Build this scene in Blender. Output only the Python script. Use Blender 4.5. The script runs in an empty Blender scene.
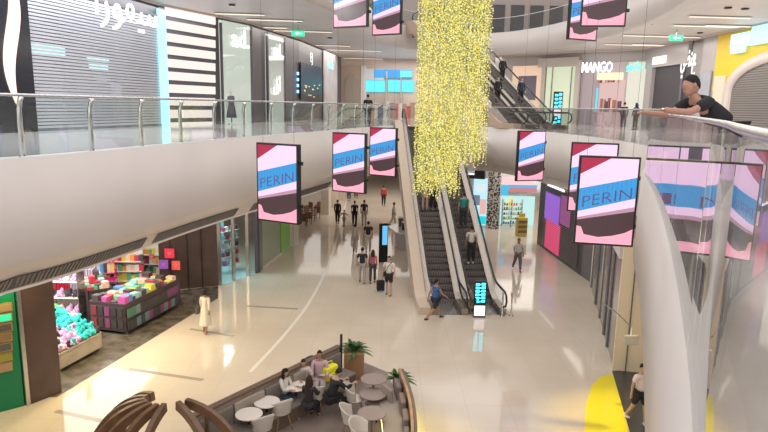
import bpy, bmesh, math, random
from mathutils import Vector, Matrix, noise
random.seed(7)
C = bpy.context.scene.collection
PI = math.pi
# ---------------------------------------------------------------- camera
FPX = 600.0; H = 8.2
PIT = math.atan(110/FPX); TH = math.atan(.02)
_R0 = Vector((1,0,0)); _U0 = Vector((0,math.sin(PIT),math.cos(PIT))); _F = Vector((0,math.cos(PIT),-math.sin(PIT)))
_R = _R0*math.cos(TH)+_U0*math.sin(TH); _U = _U0*math.cos(TH)-_R0*math.sin(TH)
CAM = Vector((0,0,H))
cd = bpy.data.cameras.new('camera'); cd.sensor_width = 36; cd.lens = 36*FPX/768; cd.clip_end = 300; cd.clip_start = .05
co = bpy.data.objects.new('camera', cd); C.objects.link(co)
m = Matrix((( _R.x,_U.x,-_F.x,0),(_R.y,_U.y,-_F.y,0),(_R.z,_U.z,-_F.z,0),(0,0,0,1)))
co.matrix_world = Matrix.Translation(CAM) @ m
bpy.context.scene.camera = co
def ray(x, y): return _F + _R*((x-384)/FPX) - _U*((y-216)/FPX)
def atz(x, y, z=0.0):
    d = ray(x, y); return CAM + d*((z-H)/d.z)
def aty(x, y, Y):
    d = ray(x, y); return CAM + d*(Y/d.y)
def g(x, y, z=0.0):
    p = atz(x, y, z); return (p.x, p.y)
L1 = 7.05; CE0 = 4.3; CE1 = 13.0; L2 = 14.4
# ---------------------------------------------------------------- materials
MT = {}
def mat(name, col, rough=.6, metal=0.0, emit=None, es=1.0, spec=None, alpha=None):
    if name in MT: return MT[name]
    m = bpy.data.materials.new(name); m.use_nodes = True
    b = m.node_tree.nodes['Principled BSDF']
    b.inputs['Base Color'].default_value = (*col, 1); b.inputs['Roughness'].default_value = rough
    b.inputs['Metallic'].default_value = metal
    if spec is not None: b.inputs['Specular IOR Level'].default_value = spec
    if emit: b.inputs['Emission Color'].default_value = (*emit, 1); b.inputs['Emission Strength'].default_value = es
    m.diffuse_color = (*col, 1); MT[name] = m; return m
def emat(name, col, s=1.0, sample=False):
    m = mat(name, (.02,.02,.02), .4, emit=col, es=s)
    if not sample:
        try: m.cycles.emission_sampling = 'NONE'
        except Exception: pass
    return m
def noisy(name, c1, c2, scale=3, rough=.5, detail=4, bump=0, tile=None, tilecol=None, lo=.35, hi=.65):
    m = bpy.data.materials.new(name); m.use_nodes = True; nt = m.node_tree; b = nt.nodes['Principled BSDF']
    tc = nt.nodes.new('ShaderNodeTexCoord'); nz = nt.nodes.new('ShaderNodeTexNoise'); cr = nt.nodes.new('ShaderNodeValToRGB')
    nz.inputs['Scale'].default_value = scale; nz.inputs['Detail'].default_value = detail
    cr.color_ramp.elements[0].position = lo; cr.color_ramp.elements[1].position = hi
    cr.color_ramp.elements[0].color = (*c1,1); cr.color_ramp.elements[1].color = (*c2,1)
    nt.links.new(tc.outputs['Object'], nz.inputs['Vector']); nt.links.new(nz.outputs['Fac'], cr.inputs['Fac'])
    out = cr.outputs['Color']
    if tile:
        br = nt.nodes.new('ShaderNodeTexBrick'); br.offset = 0.0
        br.inputs['Scale'].default_value = 1.0; br.inputs['Mortar Size'].default_value = .006
        br.inputs['Brick Width'].default_value = tile; br.inputs['Row Height'].default_value = tile
        br.inputs['Mortar'].default_value = (*tilecol, 1)
        nt.links.new(tc.outputs['Object'], br.inputs['Vector'])
        nt.links.new(out, br.inputs['Color1']); nt.links.new(out, br.inputs['Color2']); out = br.outputs['Color']
    nt.links.new(out, b.inputs['Base Color']); b.inputs['Roughness'].default_value = rough
    if bump:
        bm_ = nt.nodes.new('ShaderNodeBump'); bm_.inputs['Strength'].default_value = bump
        nt.links.new(nz.outputs['Fac'], bm_.inputs['Height']); nt.links.new(bm_.outputs['Normal'], b.inputs['Normal'])
    MT[name] = m; return m
def glass_mat(name, tint=(.9,.95,.94), ior=1.55, rough=.0):
    m = bpy.data.materials.new(name); m.use_nodes = True; nt = m.node_tree; nt.nodes.clear()
    o = nt.nodes.new('ShaderNodeOutputMaterial'); mx = nt.nodes.new('ShaderNodeMixShader')
    t = nt.nodes.new('ShaderNodeBsdfTransparent'); gl = nt.nodes.new('ShaderNodeBsdfGlossy'); fr = nt.nodes.new('ShaderNodeFresnel')
    t.inputs['Color'].default_value = (*tint,1); gl.inputs['Roughness'].default_value = rough; fr.inputs['IOR'].default_value = ior
    ge = nt.nodes.new('ShaderNodeNewGeometry'); mp = nt.nodes.new('ShaderNodeMapRange')
    mp.inputs['To Min'].default_value = ior; mp.inputs['To Max'].default_value = 1/ior
    nt.links.new(ge.outputs['Backfacing'], mp.inputs['Value']); nt.links.new(mp.outputs[0], fr.inputs['IOR'])
    nt.links.new(fr.outputs[0], mx.inputs[0]); nt.links.new(t.outputs[0], mx.inputs[1]); nt.links.new(gl.outputs[0], mx.inputs[2])
    nt.links.new(mx.outputs[0], o.inputs[0]); MT[name] = m; return m
M = mat
floor_m = noisy('polished_cream_tile', (.60,.515,.42), (.67,.58,.485), .35, .07, 3, tile=1.2, tilecol=(.52,.46,.39))
upfloor_m = noisy('polished_pale_tile', (.55,.53,.53), (.65,.63,.62), .35, .09, 3, tile=1.2, tilecol=(.48,.46,.45))
white_m = noisy('white_plaster', (.60,.555,.535), (.64,.59,.57), .4, .45, 2)
ceil_m = noisy('ceiling_paint', (.70,.66,.63), (.75,.71,.68), .5, .6, 2)
cream_m = M('cream_panel', (.70,.62,.52), .35)
greyst_m = noisy('dark_stone_floor', (.07,.06,.05), (.17,.145,.12), 2.5, .25, 6)
brown_m = noisy('dark_brown_panel', (.075,.045,.038), (.10,.06,.05), 1.5, .35, 3)
dgrey_m = M('charcoal_panel', (.115,.108,.118), .4)
black_m = M('black_metal', (.012,.012,.014), .35)
steel_m = M('brushed_steel', (.55,.55,.56), .25, 1.0)
chrome_m = M('polished_steel', (.75,.75,.76), .08, 1.0)
slat_m = M('shutter_aluminium', (.58,.59,.64), .35, .5)
grill_m = M('dark_grille', (.05,.045,.045), .5)
wood_m = noisy('walnut_wood', (.11,.055,.03), (.17,.09,.05), 3, .35, 5)
oak_m = noisy('oak_wood', (.34,.20,.11), (.44,.27,.16), 4, .4, 5)
taupe_m = M('taupe_laminate', (.30,.23,.20), .35)
shell_m = M('off_white_shell', (.66,.61,.55), .35)
beige_fab = noisy('beige_fabric', (.30,.26,.22), (.36,.31,.26), 30, .9, 3)
grey_fab = noisy('grey_brown_fabric', (.17,.145,.125), (.22,.19,.165), 30, .9, 3)
taupe_floor = noisy('taupe_floor', (.22,.175,.15), (.27,.215,.185), 1.0, .3, 4)
glass = glass_mat('clear_glass', (.92,.96,.95), 1.5)
glass_r = glass_mat('gallery_glass', (.84,.85,.86), 1.7)
leaf_m = noisy('leaf_green', (.03,.09,.02), (.07,.17,.04), 8, .4, 2)
# ---------------------------------------------------------------- mesh builder
class MB:
    def __init__(s): s.v=[]; s.f=[]; s.m=[]
    def add(s, vs, fs, mi=0):
        o=len(s.v); s.v+= [tuple(v) for v in vs]; s.f+=[tuple(i+o for i in f) for f in fs]; s.m+=[mi]*len(fs); return s
    def box(s, x0,x1,y0,y1,z0,z1, mi=0):
        vs=[(x0,y0,z0),(x1,y0,z0),(x1,y1,z0),(x0,y1,z0),(x0,y0,z1),(x1,y0,z1),(x1,y1,z1),(x0,y1,z1)]
        return s.add(vs,[(0,3,2,1),(4,5,6,7),(0,1,5,4),(1,2,6,5),(2,3,7,6),(3,0,4,7)],mi)
    def wb(s, p0,p1,z0,z1,off=0.0,th=.1,mi=0):
        """upright slab along p0->p1; off..off+th towards the right-hand side (viewer side)"""
        p0=Vector(p0[:2]);p1=Vector(p1[:2]); d=(p1-p0).normalized(); n=Vector((d.y,-d.x))
        a=p0+n*off; b=p1+n*off; c=p1+n*(off+th); e=p0+n*(off+th)
        if isinstance(z0,(int,float)): z0=(z0,z0)
        if isinstance(z1,(int,float)): z1=(z1,z1)
        vs=[(e.x,e.y,z0[0]),(c.x,c.y,z0[1]),(b.x,b.y,z0[1]),(a.x,a.y,z0[0]),(e.x,e.y,z1[0]),(c.x,c.y,z1[1]),(b.x,b.y,z1[1]),(a.x,a.y,z1[0])]
        return s.add(vs,[(0,3,2,1),(4,5,6,7),(0,1,5,4),(1,2,6,5),(2,3,7,6),(3,0,4,7)],mi)
    def prism(s, poly, z0, z1, mi=0):
        n=len(poly); a=sum(poly[i][0]*poly[(i+1)%n][1]-poly[(i+1)%n][0]*poly[i][1] for i in range(n))
        if a<0: poly=list(reversed(poly))
        vs=[(p[0],p[1],z0) for p in poly]+[(p[0],p[1],z1) for p in poly]
        return s.add(vs,[tuple(reversed(range(n))),tuple(range(n,2*n))]+[(i,(i+1)%n,(i+1)%n+n,i+n) for i in range(n)],mi)
    def tube(s, path, r, n=8, mi=0, cap=True):
        path=[Vector(p) for p in path]; k=len(path); rs=r if isinstance(r,(list,tuple)) else [r]*k
        vs=[]; prev=None
        for i,p in enumerate(path):
            t=(path[min(i+1,k-1)]-path[max(i-1,0)]).normalized()
            if prev is None:
                ref=Vector((0,0,1)) if abs(t.z)<.9 else Vector((1,0,0)); u=t.cross(ref).normalized()
            else: u=(prev-t*prev.dot(t)).normalized()
            prev=u; w=t.cross(u)
            for j in range(n):
                a=2*PI*j/n; vs.append(p+(u*math.cos(a)+w*math.sin(a))*rs[i])
        fs=[(i*n+j,i*n+(j+1)%n,(i+1)*n+(j+1)%n,(i+1)*n+j) for i in range(k-1) for j in range(n)]
        if cap: fs+= [tuple(reversed(range(n))),tuple(range((k-1)*n,k*n))]
        return s.add(vs,fs,mi)
    def lathe(s, prof, n=20, c=(0,0), mi=0, sx=1, sy=1):
        vs=[]; k=len(prof)
        for r,z in prof:
            for j in range(n):
                a=2*PI*j/n; vs.append((c[0]+r*math.cos(a)*sx,c[1]+r*math.sin(a)*sy,z))
        fs=[(i*n+j,i*n+(j+1)%n,(i+1)*n+(j+1)%n,(i+1)*n+j) for i in range(k-1) for j in range(n)]
        fs+=[tuple(reversed(range(n))),tuple(range((k-1)*n,k*n))]
        return s.add(vs,fs,mi)
    def ell(s, c, r, n=10, k=7, mi=0, rot=None):
        vs=[]; R=rot or Matrix.Identity(3)
        for i in range(k+1):
            ph=PI*i/k
            for j in range(n):
                a=2*PI*j/n; vs.append(Vector(c)+R@Vector((r[0]*math.sin(ph)*math.cos(a),r[1]*math.sin(ph)*math.sin(a),r[2]*math.cos(ph))))
        fs=[(i*n+j,(i+1)*n+j,(i+1)*n+(j+1)%n,i*n+(j+1)%n) for i in range(k) for j in range(n)]
        return s.add(vs,fs,mi)
    def quad(s, a,b,c,d, mi=0): return s.add([a,b,c,d],[(0,1,2,3)],mi)
    def build(s, name, mats, parent=None, smooth=False, world=False, bevel=0):
        me=bpy.data.meshes.new(name)
        vs=s.v
        if parent is not None and world:
            inv=parent.matrix_basis.inverted() if parent.parent is None else (parent.parent.matrix_basis@parent.matrix_basis).inverted()
            vs=[tuple(inv@Vector(v)) for v in vs]
        me.from_pydata([tuple(v) for v in vs],[],s.f)
        if not isinstance(mats,(list,tuple)): mats=[mats]
        for x in mats: me.materials.append(x)
        for p,mi in zip(me.polygons,s.m): p.material_index=mi; p.use_smooth=smooth
        me.update()
        o=bpy.data.objects.new(name,me); C.objects.link(o)
        if parent is not None: o.parent=parent
        if bevel:
            b=o.modifiers.new('bevel','BEVEL'); b.width=bevel; b.segments=2; b.limit_method='ANGLE'
        return o
def thing(name,label,cat,loc=(0,0,0),rz=0.0,group=None):
    o=bpy.data.objects.new(name,None); C.objects.link(o); o.empty_display_size=.2
    o.matrix_basis=Matrix.Translation(Vector(loc))@Matrix.Rotation(rz,4,'Z')
    o['label']=label; o['category']=cat
    if group: o['group']=group
    return o
def tag(o,label,cat,group=None,kind=None):
    o['label']=label; o['category']=cat
    if group: o['group']=group
    if kind: o['kind']=kind
    return o
def struct(name,mb,mats,smooth=False):
    o=mb.build(name,mats,None,smooth); o['kind']='structure'; return o
def dup(root,loc,rz,label=None,group=None,sc=None):
    r=root.copy(); C.objects.link(r)
    r.matrix_basis=Matrix.Translation(Vector(loc))@Matrix.Rotation(rz,4,'Z')@(Matrix.Scale(sc,4) if sc else Matrix.Identity(4))
    if label: r['label']=label
    if group: r['group']=group
    for ch in list(root.children):
        c=ch.copy(); C.objects.link(c); c.parent=r
        for gch in list(ch.children):
            d=gch.copy(); C.objects.link(d); d.parent=c
    return r
_tc={}
def text_obj(s,size,mats,parent,name='lettering',loc=(0,0,0),rz=0.0,extr=.015,shear=0.0,ax='CENTER',width=None,bold=0.0,local=False,vshear=0.0):
    cu=bpy.data.curves.new('t','FONT'); cu.body=s; cu.size=size; cu.extrude=extr; cu.align_x=ax; cu.align_y='CENTER'; cu.shear=shear; cu.offset=bold; cu.resolution_u=2
    to=bpy.data.objects.new('t',cu); C.objects.link(to)
    dg=bpy.context.evaluated_depsgraph_get(); me=bpy.data.meshes.new_from_object(to.evaluated_get(dg))
    bpy.data.objects.remove(to); bpy.data.curves.remove(cu)
    xs=[v.co.x for v in me.vertices] or [0,1]
    kx=width/(max(xs)-min(xs)) if width and max(xs)>min(xs) else 1
    for v in me.vertices:
        x,y,z=v.co; v.co=(x*kx,-z,y+vshear*x*kx)
    me.materials.clear(); me.materials.append(mats)
    for p in me.polygons: p.material_index=0
    me.name=name
    o=bpy.data.objects.new(name,me); C.objects.link(o)
    Mx=Matrix.Translation(Vector(loc))@Matrix.Rotation(rz,4,'Z')
    if parent is not None:
        o.parent=parent
        if not local:
            w=parent.matrix_basis if parent.parent is None else parent.parent.matrix_basis@parent.matrix_basis
            Mx=w.inverted()@Mx
    o.matrix_basis=Mx
    return o
def bars(parent,loc,rz,w,h,m,rows=1,name='small_lettering',seed=1):
    rn=random.Random(seed); mb=MB()
    for r in range(rows):
        z=h*(rows-1)/2-r*h; x=-w/2
        while x<w/2-.03:
            l=rn.uniform(.06,.16)*h*3; l=min(l,w/2-x); hh=rn.uniform(.55,.8)*h; mb.box(x,x+l*.8,-.02,0,z-h*.4,z-h*.4+hh); x+=l
    o=mb.build(name,m,parent); Mx=Matrix.Translation(Vector(loc))@Matrix.Rotation(rz,4,'Z')
    o.matrix_basis=(parent.matrix_basis.inverted()@Mx); return o
# ---------------------------------------------------------------- facade helper
class Fac:
    def __init__(s,pts): s.p=[Vector(p) for p in pts]
    def P(s,px,py):
        d=ray(px,py); r=d.y and d.x/d.y
        best=None
        for a,b in zip(s.p[:-1],s.p[1:]):
            fa=a.x-r*a.y; fb=b.x-r*b.y
            if fa==fb: continue
            t=fa/(fa-fb)
            if -1e-6<=t<=1+1e-6:
                q=a+(b-a)*t
                if best is None or q.y<best.y: best=q
        if best is None:
            a,b=(s.p[0],s.p[1]) if px<384 else (s.p[-2],s.p[-1])
            fa=a.x-r*a.y; fb=b.x-r*b.y; best=a+(b-a)*(fa/(fa-fb))
        k=best.y/d.y; return Vector((best.x,best.y,H+d.z*k))
    def seg(s,px0,px1,py):
        a=s.P(px0,py); b=s.P(px1,py); return a,b,math.atan2(b.y-a.y,b.x-a.x)
    def panel(s,mb,px0,px1,pyt,pyb,off=.03,th=.05,mi=0,z0=None,z1=None):
        a=s.P(px0,(pyt+pyb)/2); b=s.P(px1,(pyt+pyb)/2)
        pm=(px0+px1)/2
        zt=s.P(pm,pyt).z if z1 is None else z1
        zb=s.P(pm,pyb).z if z0 is None else z0
        mb.wb(a,b,zb,zt,off,th,mi); return a,b,zb,zt
# ================================================================ GROUND FLOOR, SLABS
struct('floor', MB().box(-34,40,-6,96,-.2,0), floor_m)
L1L=[(-8.6,-6),(-8.4,5)]+[g(x,y,L1) for x,y in ((0,160),(50,156.5),(100,152),(150,147),(200,142),(250,137.5),(290,134.5),(330,131),(360,128.3))]+[(.4,36.2),(.75,37.4)]
L1R=[(5.5,37.4),(6.6,36.6),(7.9,32),(8.7,27.5),(9.0,23.5),(8.6,19.5),(7.4,16)]+[g(x,y,L1) for x,y in ((640,172),(650,188),(659,213),(670,262),(680,335),(688,432))]+[(.75,1.3),(.2,0),(-.6,-2),(-2,-4)]
def smooth(pts,it=1):
    for _ in range(it):
        q=[pts[0]]
        for a,b in zip(pts[:-1],pts[1:]):
            q+= [(a[0]*.75+b[0]*.25,a[1]*.75+b[1]*.25),(a[0]*.25+b[0]*.75,a[1]*.25+b[1]*.75)]
        q.append(pts[-1]); pts=q
    return pts
eL=smooth(L1L,1); eR=smooth(L1R,2)
def offs(pts,d):
    out=[]
    for i,p in enumerate(pts):
        a=Vector(pts[max(i-1,0)]); b=Vector(pts[min(i+1,len(pts)-1)]); t=(b-a).normalized(); n=Vector((t.y,-t.x))
        q=Vector(p)+n*d; out.append((q.x,q.y))
    return out
# left pts run away from the camera: its right-hand side is the void
outer=[(40,-6),(40,92),(-34,92),(-34,-6)]
poly1=eL+eR
struct('upper_floor', MB().prism(poly1+outer[0:],L1-.06,L1), upfloor_m)
eLi=offs(eL,-.45); eRi=offs(eR,-.45)
inner=offs(eL,-.06)+offs(eR,-.06)+outer
struct('upper_slab', MB().prism(inner,5.57,L1-.06), white_m)
struct('ceiling_ground', MB().prism(eLi+offs(eR,-.7)+outer,CE0,5.57), ceil_m)
# fascia skins
def strip(mb,pts,prof,mi=0):
    """prof: list of (offset,z); offset towards the void"""
    k=len(prof); cols=[offs(pts,o) for o,z in prof]
    vs=[]
    for i in range(len(pts)):
        for j,(o,z) in enumerate(prof): vs.append((cols[j][i][0],cols[j][i][1],z))
    fs=[(i*k+j,(i+1)*k+j,(i+1)*k+j+1,i*k+j+1) for i in range(len(pts)-1) for j in range(k-1)]
    return mb.add(vs,fs,mi)
struct('wall_fascia_left', strip(MB(),eL,[(-.3,L1+.02),(.06,L1+.02),(.06,5.02),(.02,4.98),(-.5,CE0-.02),(-.7,CE0-.02)]), white_m, True)
def fr_z(y): return 5.55-.7*max(0,min(1,(y-15)/14))
mbf=strip(MB(),eR,[(-.2,L1+.02),(.04,L1+.02),(.04,5.0),(-.7,5.0)])
for i_,v_ in enumerate(mbf.v):
    if v_[2]==5.0: mbf.v[i_]=(v_[0],v_[1],fr_z(v_[1]))
struct('wall_fascia_right', mbf, white_m, True)
struct('wall_fascia_landing', MB().wb((.6,37.5),(5.6,37.5),CE0,L1-.01,.0,.05), white_m)
# louvre grilles in the sloping strip of the left fascia
def along(pts,a,b,n):
    P=[Vector(p) for p in pts]; L=[0]
    for u,v in zip(P[:-1],P[1:]): L.append(L[-1]+(v-u).length)
    out=[]
    for i in range(n):
        s=a+(b-a)*i/(n-1)
        for j in range(len(P)-1):
            if L[j]<=s<=L[j+1]+1e-6:
                t=(s-L[j])/max(L[j+1]-L[j],1e-6); q=P[j].lerp(P[j+1],t); d=(P[j+1]-P[j]).normalized(); out.append((q,d)); break
    return out
def arclen_at_ratio(pts,px,z):
    """arc length where the curve meets the image column px at height z (used to lay out things seen in the photo)"""
    P=[Vector(p) for p in pts]; s=0
    for u,v in zip(P[:-1],P[1:]):
        n=24
        for i in range(n):
            q=u.lerp(v,i/n); w=Vector((q.x,q.y,z))-CAM; zz=w.dot(_F)
            if zz>0.5 and 384+FPX*w.dot(_R)/zz>=px and q.y>0: return s+(v-u).length*i/n
        s+=(v-u).length
    return s
for (pa,pb) in ((-60,153),(165,243),(259,291),(297,335)):
    sa=arclen_at_ratio(eL,pa,4.45); sb=arclen_at_ratio(eL,pb,4.45)
    if pa==-60: sa=max(sa-1,9)
    mb=MB(); n=int((sb-sa)/.11)
    for q,d in along(eL,sa,sb,n):
        nn=Vector((d.y,-d.x))
        def pt(o,z,e): 
            r=q+nn*o+d*e; return (r.x,r.y,z)
        k=lambda z:-.5+(z-4.28)*(.52/.7)
        z0,z1=4.40,4.66; o0,o1=k(z0)+.035,k(z1)+.035
        e=.028
        vs=[pt(o0,z0,-e),pt(o0,z0,e),pt(o1,z1,e),pt(o1,z1,-e),pt(o0-.04,z0,-e),pt(o0-.04,z0,e),pt(o1-.04,z1,e),pt(o1-.04,z1,-e)]
        mb.add(vs,[(0,1,2,3),(7,6,5,4),(0,4,5,1),(3,2,6,7),(1,5,6,2),(0,3,7,4)],0)
    # dark recess behind the slats
    seg=along(eL,sa,sb,max(3,int((sb-sa)/.6)))
    for (q0,d0),(q1,d1) in zip(seg[:-1],seg[1:]):
        f=lambda q,d,o,z:(q.x+d.y*o,q.y-d.x*o,z)
        mb.quad(f(q0,d0,k(4.38)+.012,4.38),f(q1,d1,k(4.38)+.012,4.38),f(q1,d1,k(4.68)+.012,4.68),f(q0,d0,k(4.68)+.012,4.68),1)
    o=struct('trim_grille',mb,[M('grille_slat',(.16,.145,.14),.5),grill_m])
# ---------------------------------------------------------------- glass balustrades
def balustrade(pts,z,h,gm,name,label,panel=1.5,rail_r=.028,rail_h=None,post=None,bottom=-.25,off=-.02):
    P=[Vector(p) for p in pts]; L=sum((b-a).length for a,b in zip(P[:-1],P[1:])); n=max(1,round(L/panel))
    t=thing(name,label,'railing',(P[0].x,P[0].y,z))
    step=6; S=along(pts,0,L,n*step+1)
    for i in range(n):
        mb=MB(); sub=S[i*step:(i+1)*step+1]; k=len(sub)
        q=[(a+Vector((d.y,-d.x))*off) for a,d in sub]; q2=[(a+Vector((d.y,-d.x))*(off-.02)) for a,d in sub]
        # gap between panes
        q[0]=q[0].lerp(q[1],.06); q[-1]=q[-1].lerp(q[-2],.06); q2[0]=q2[0].lerp(q2[1],.06); q2[-1]=q2[-1].lerp(q2[-2],.06)
        for A in (q,q2):
            vs=[(a.x,a.y,z+bottom) for a in A]+[(a.x,a.y,z+h-.03) for a in A]
            mb.add(vs,[(j,j+1,j+1+k,j+k) for j in range(k-1)])
        o=mb.build('glass_pane',gm,t,True,True)
        if i>99: break
    rh=rail_h or (lambda s:h)
    path=[(a.x+d.y*off,a.y-d.x*off,z+rh(i/(len(S)-1))) for i,(a,d) in enumerate(S)]
    MB().tube(path,rail_r,8).build('handrail',steel_m,t,True,True)
    if post:
        for i in range(0,n):
            a,d=S[i*step]; a2=a-Vector((d.y,-d.x))*.12
            mb=MB().tube([(a2.x,a2.y,z),(a2.x,a2.y,z+h-.28),(a2.x*.5+a.x*.5,a2.y*.5+a.y*.5,z+h-.1),(a.x+d.y*off,a.y-d.x*off,z+h-.02)],.05,8)
            mb.lathe([(.07,z),(.07,z+.03)],10,(a2.x,a2.y))
            mb.build('post',chrome_m,t,True,True)
            if i>60: break
    return t
balustrade(offs(eL[3:],0),L1,1.22,glass,'glass_balustrade','clear glass balustrade with steel posts along the left gallery edge',1.75,post=True,bottom=0)
nf=next(i for i,p in enumerate(eR) if p[1]<15.2)
balustrade(eR[:nf+1],L1,1.2,glass_r,'glass_balustrade','frameless curved glass balustrade along the far right gallery edge',1.6)
near=eR[nf:]
def rz_(s): return 1.11
balustrade(near,L1,1.12,glass_r,'glass_balustrade','near curved glass balustrade the leaning man rests on, full of reflections',2.6,.013,rail_h=rz_,bottom=0.0)
# ---------------------------------------------------------------- LEVEL TWO
V2=[(-9,-6),(-8.4,8),(-6.2,18),(-4.6,24),(-2.9,30),(-1.6,37),(-.5,46),(3,51),(7,53.2),(10,51.8),(12.3,47),(13.4,41),(13.6,34),(12.6,27.5),(11.2,22.5),(9.5,17),(8.2,12),(7,6),(6.5,-6)]
e2=smooth(V2,2)
struct('top_floor', MB().prism(e2+outer,12.78,L2), white_m)
struct('wall_fascia_top', strip(MB(),e2,[(-.2,L2+.01),(.04,L2+.01),(.08,13.4),(.0,12.74),(-.3,12.68),(-.8,12.75)]), white_m, True)
balustrade(e2[14:-8],L2,1.15,glass,'glass_balustrade','clear glass balustrade along the top gallery',2.2)
struct('wall_top', MB().wb((-14,62),(22,62),L2,20,0,.2).wb((20,60),(26,10),L2,20,0,.2).wb((-20,10),(-12,62),L2,20,0,.2), M('top_wall',(.30,.26,.24),.6))
mb=MB()
for k in range(9):
    x=4.5+k*1.9; mb.wb((x,61.8),(x+1.3,61.8),L2+.05,18.2,0,.1)
struct('wall_top_shopfronts', mb, M('dark_shopfront',(.05,.045,.05),.4))
# ================================================================ LEFT GALLERY SHOPFRONTS (level one)
F1L=Fac([(-14.5,10),(-13.9,15),(-13.1,20.5),(-12.4,23),(-10.9,30),(-8.0,36),(-6.2,44),(-4.95,54),(-4.4,60)])
mb=MB()
for a,b in zip(F1L.p[:-1],F1L.p[1:]): mb.wb(a,b,L1,CE1-.15,-.25,.2)
struct('wall_left_gallery', mb, dgrey_m)
mb=MB()
for a,b in zip(F1L.p[:-1],F1L.p[1:]): mb.wb(a,b,CE1-.32,CE1-.2,.02,.14,0).wb(a,b,CE1-.2,CE1-.13,.04,.1,1)
struct('trim_cove_left', mb, [M('cove_trim',(.62,.52,.47),.4),emat('cove_light',(1,.62,.42),1.6,True)])
# cosmetics shop sign tower with flame mark
a,b,rz=F1L.seg(-40,27,60)
t=thing('sign_tower','black shop sign tower with a white flame shaped mark at the far left','sign',(a.x,a.y,L1))
mb=MB().wb(a,b,L1,CE1-.3,.0,.22); mb.build('panel',black_m if False else M('black_gloss',(.022,.022,.028),.15),t,False,True)
FT=Fac([a[:2],b[:2]]); c=FT.P(8,60); d=(b-a).normalized() if hasattr(b-a,'normalized') else None
d=Vector((b.x-a.x,b.y-a.y)).normalized()
zt=FT.P(8,0).z; zb=FT.P(8,107).z; hh=zt+1.2-zb
vs=[];N=24
for i in range(N+1):
    u=i/N; w=.27*math.sin(PI*min(1,u*1.0))**.8+.01; cx=.22*math.sin(u*2*PI)*-1
    for sgn in (-1,1):
        q=(c.x+d.x*(cx+sgn*w)+d.y*.26,c.y+d.y*(cx+sgn*w)-d.x*.26,zb+u*hh); vs.append(q)
vs2=[(x-d.y*.03,y+d.x*.03,z) for x,y,z in vs]
mb=MB(); nvs=len(vs)
mb.add(vs+vs2,[(2*i,2*i+1,2*i+3,2*i+2) for i in range(N)]+[(2*i+nvs,2*i+nvs+2,2*i+3+nvs,2*i+1+nvs) for i in range(N)]+[(2*i,2*i+2,2*i+2+nvs,2*i+nvs) for i in range(N)]+[(2*i+1,2*i+1+nvs,2*i+3+nvs,2*i+3) for i in range(N)])
mb.build('flame_mark',emat('sign_white',(1,.80,.68),1.3),t,False,True)
# rolling shutter
a,b,rz=F1L.seg(27,161,70)
t=thing('roller_shutter','wide closed slatted metal roller shutter under the white script sign','shutter',(a.x,a.y,L1))
dv=Vector((b.x-a.x,b.y-a.y)); mb=MB(); nS=40; zt=CE1-.9
a1=F1L.P(27,70); segs=[]
brk=[F1L.P(p,70) for p in (27,60,95,130,161)]
for i in range(nS):
    z=L1+.1+i*(zt-L1-.1)/nS
    for p,q in zip(brk[:-1],brk[1:]): mb.wb(p,q,z,z+.088,.06,.03)
mb.build('slats',slat_m,t,False,True)
mb=MB()
for p in (27,161):
    q=F1L.P(p,70); mb.box(q.x-.06,q.x+.06,q.y-.18,q.y-.02,L1,zt)
mb.build('guide_rail',dgrey_m,t,False,True)
mb=MB()
for p,q in zip(brk[:-1],brk[1:]): mb.wb(p,q,L1,zt,.02,.02)
mb.build('backing',noisy('dim_interior',(.12,.14,.17),(.42,.47,.54),.45,.5,3),t,False,True)
# lit strips behind the shutter
mb=MB()
for k_,(x0_,x1_,y0_,y1_) in enumerate(((30,64,46,56),(86,108,57,62),(88,107,65,69),(96,106,76,82),(40,60,88,91),(110,120,84,94))):
    mb=MB(); F1L.panel(mb,x0_,x1_,y0_,y1_,.045,.01); mb.build('lit_display',emat('cyan_glow',(.45,.9,.95),1.3) if k_<3 else emat('faint_glow',(.35,.4,.45),.8),t,False,True)
a,b,rz=F1L.seg(95,165,15)
sg=thing('script_sign','white arabic lettering sign over the roller shutter','sign',F1L.P(130,9)+Vector((.1,-.14,0)),rz)
ar=''.join(chr(c) for c in (0xFE8D,0xFEAD,0xFEEE,0xFED4,0xFEF4,0xFEB3))
text_obj(ar,2.0,emat('sign_bright',(1,.97,.95),1.6),sg,'lettering',(0,0,0),0,.03,width=(b-a).length*.92,bold=-.012,local=True)
mb=MB(); 
mb.box(-3.3,3.3,.0,.03,-.03,.03).build('mounting_bar',dgrey_m,sg)
# glowing horizontal bars
t=thing('light_bar_wall','tall white backlit horizontal bars on a dark wall beside the shutter','light feature',F1L.P(163,124))
mb=MB(); F1L.panel(mb,160,214,0,124,.03,.05,0,L1,CE1-.35); mb.build('backboard',M('bar_board',(.10,.10,.115),.4),t,False,True)
for i in range(11):
    py=4+i*12.2
    mb=MB(); F1L.panel(mb,163,213,py-4.0,py+4.0,.09,.08); mb.build('light_bar',emat('bar_white',(1,.84,.78),.95,True),t,False,True)
mb=MB(); F1L.panel(mb,157,164,0,124,.1,.1,0,L1,CE1-.5); mb.build('cyan_light_strip',emat('cyan_strip',(.35,.85,1),1.6,True),t,False,True)
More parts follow.
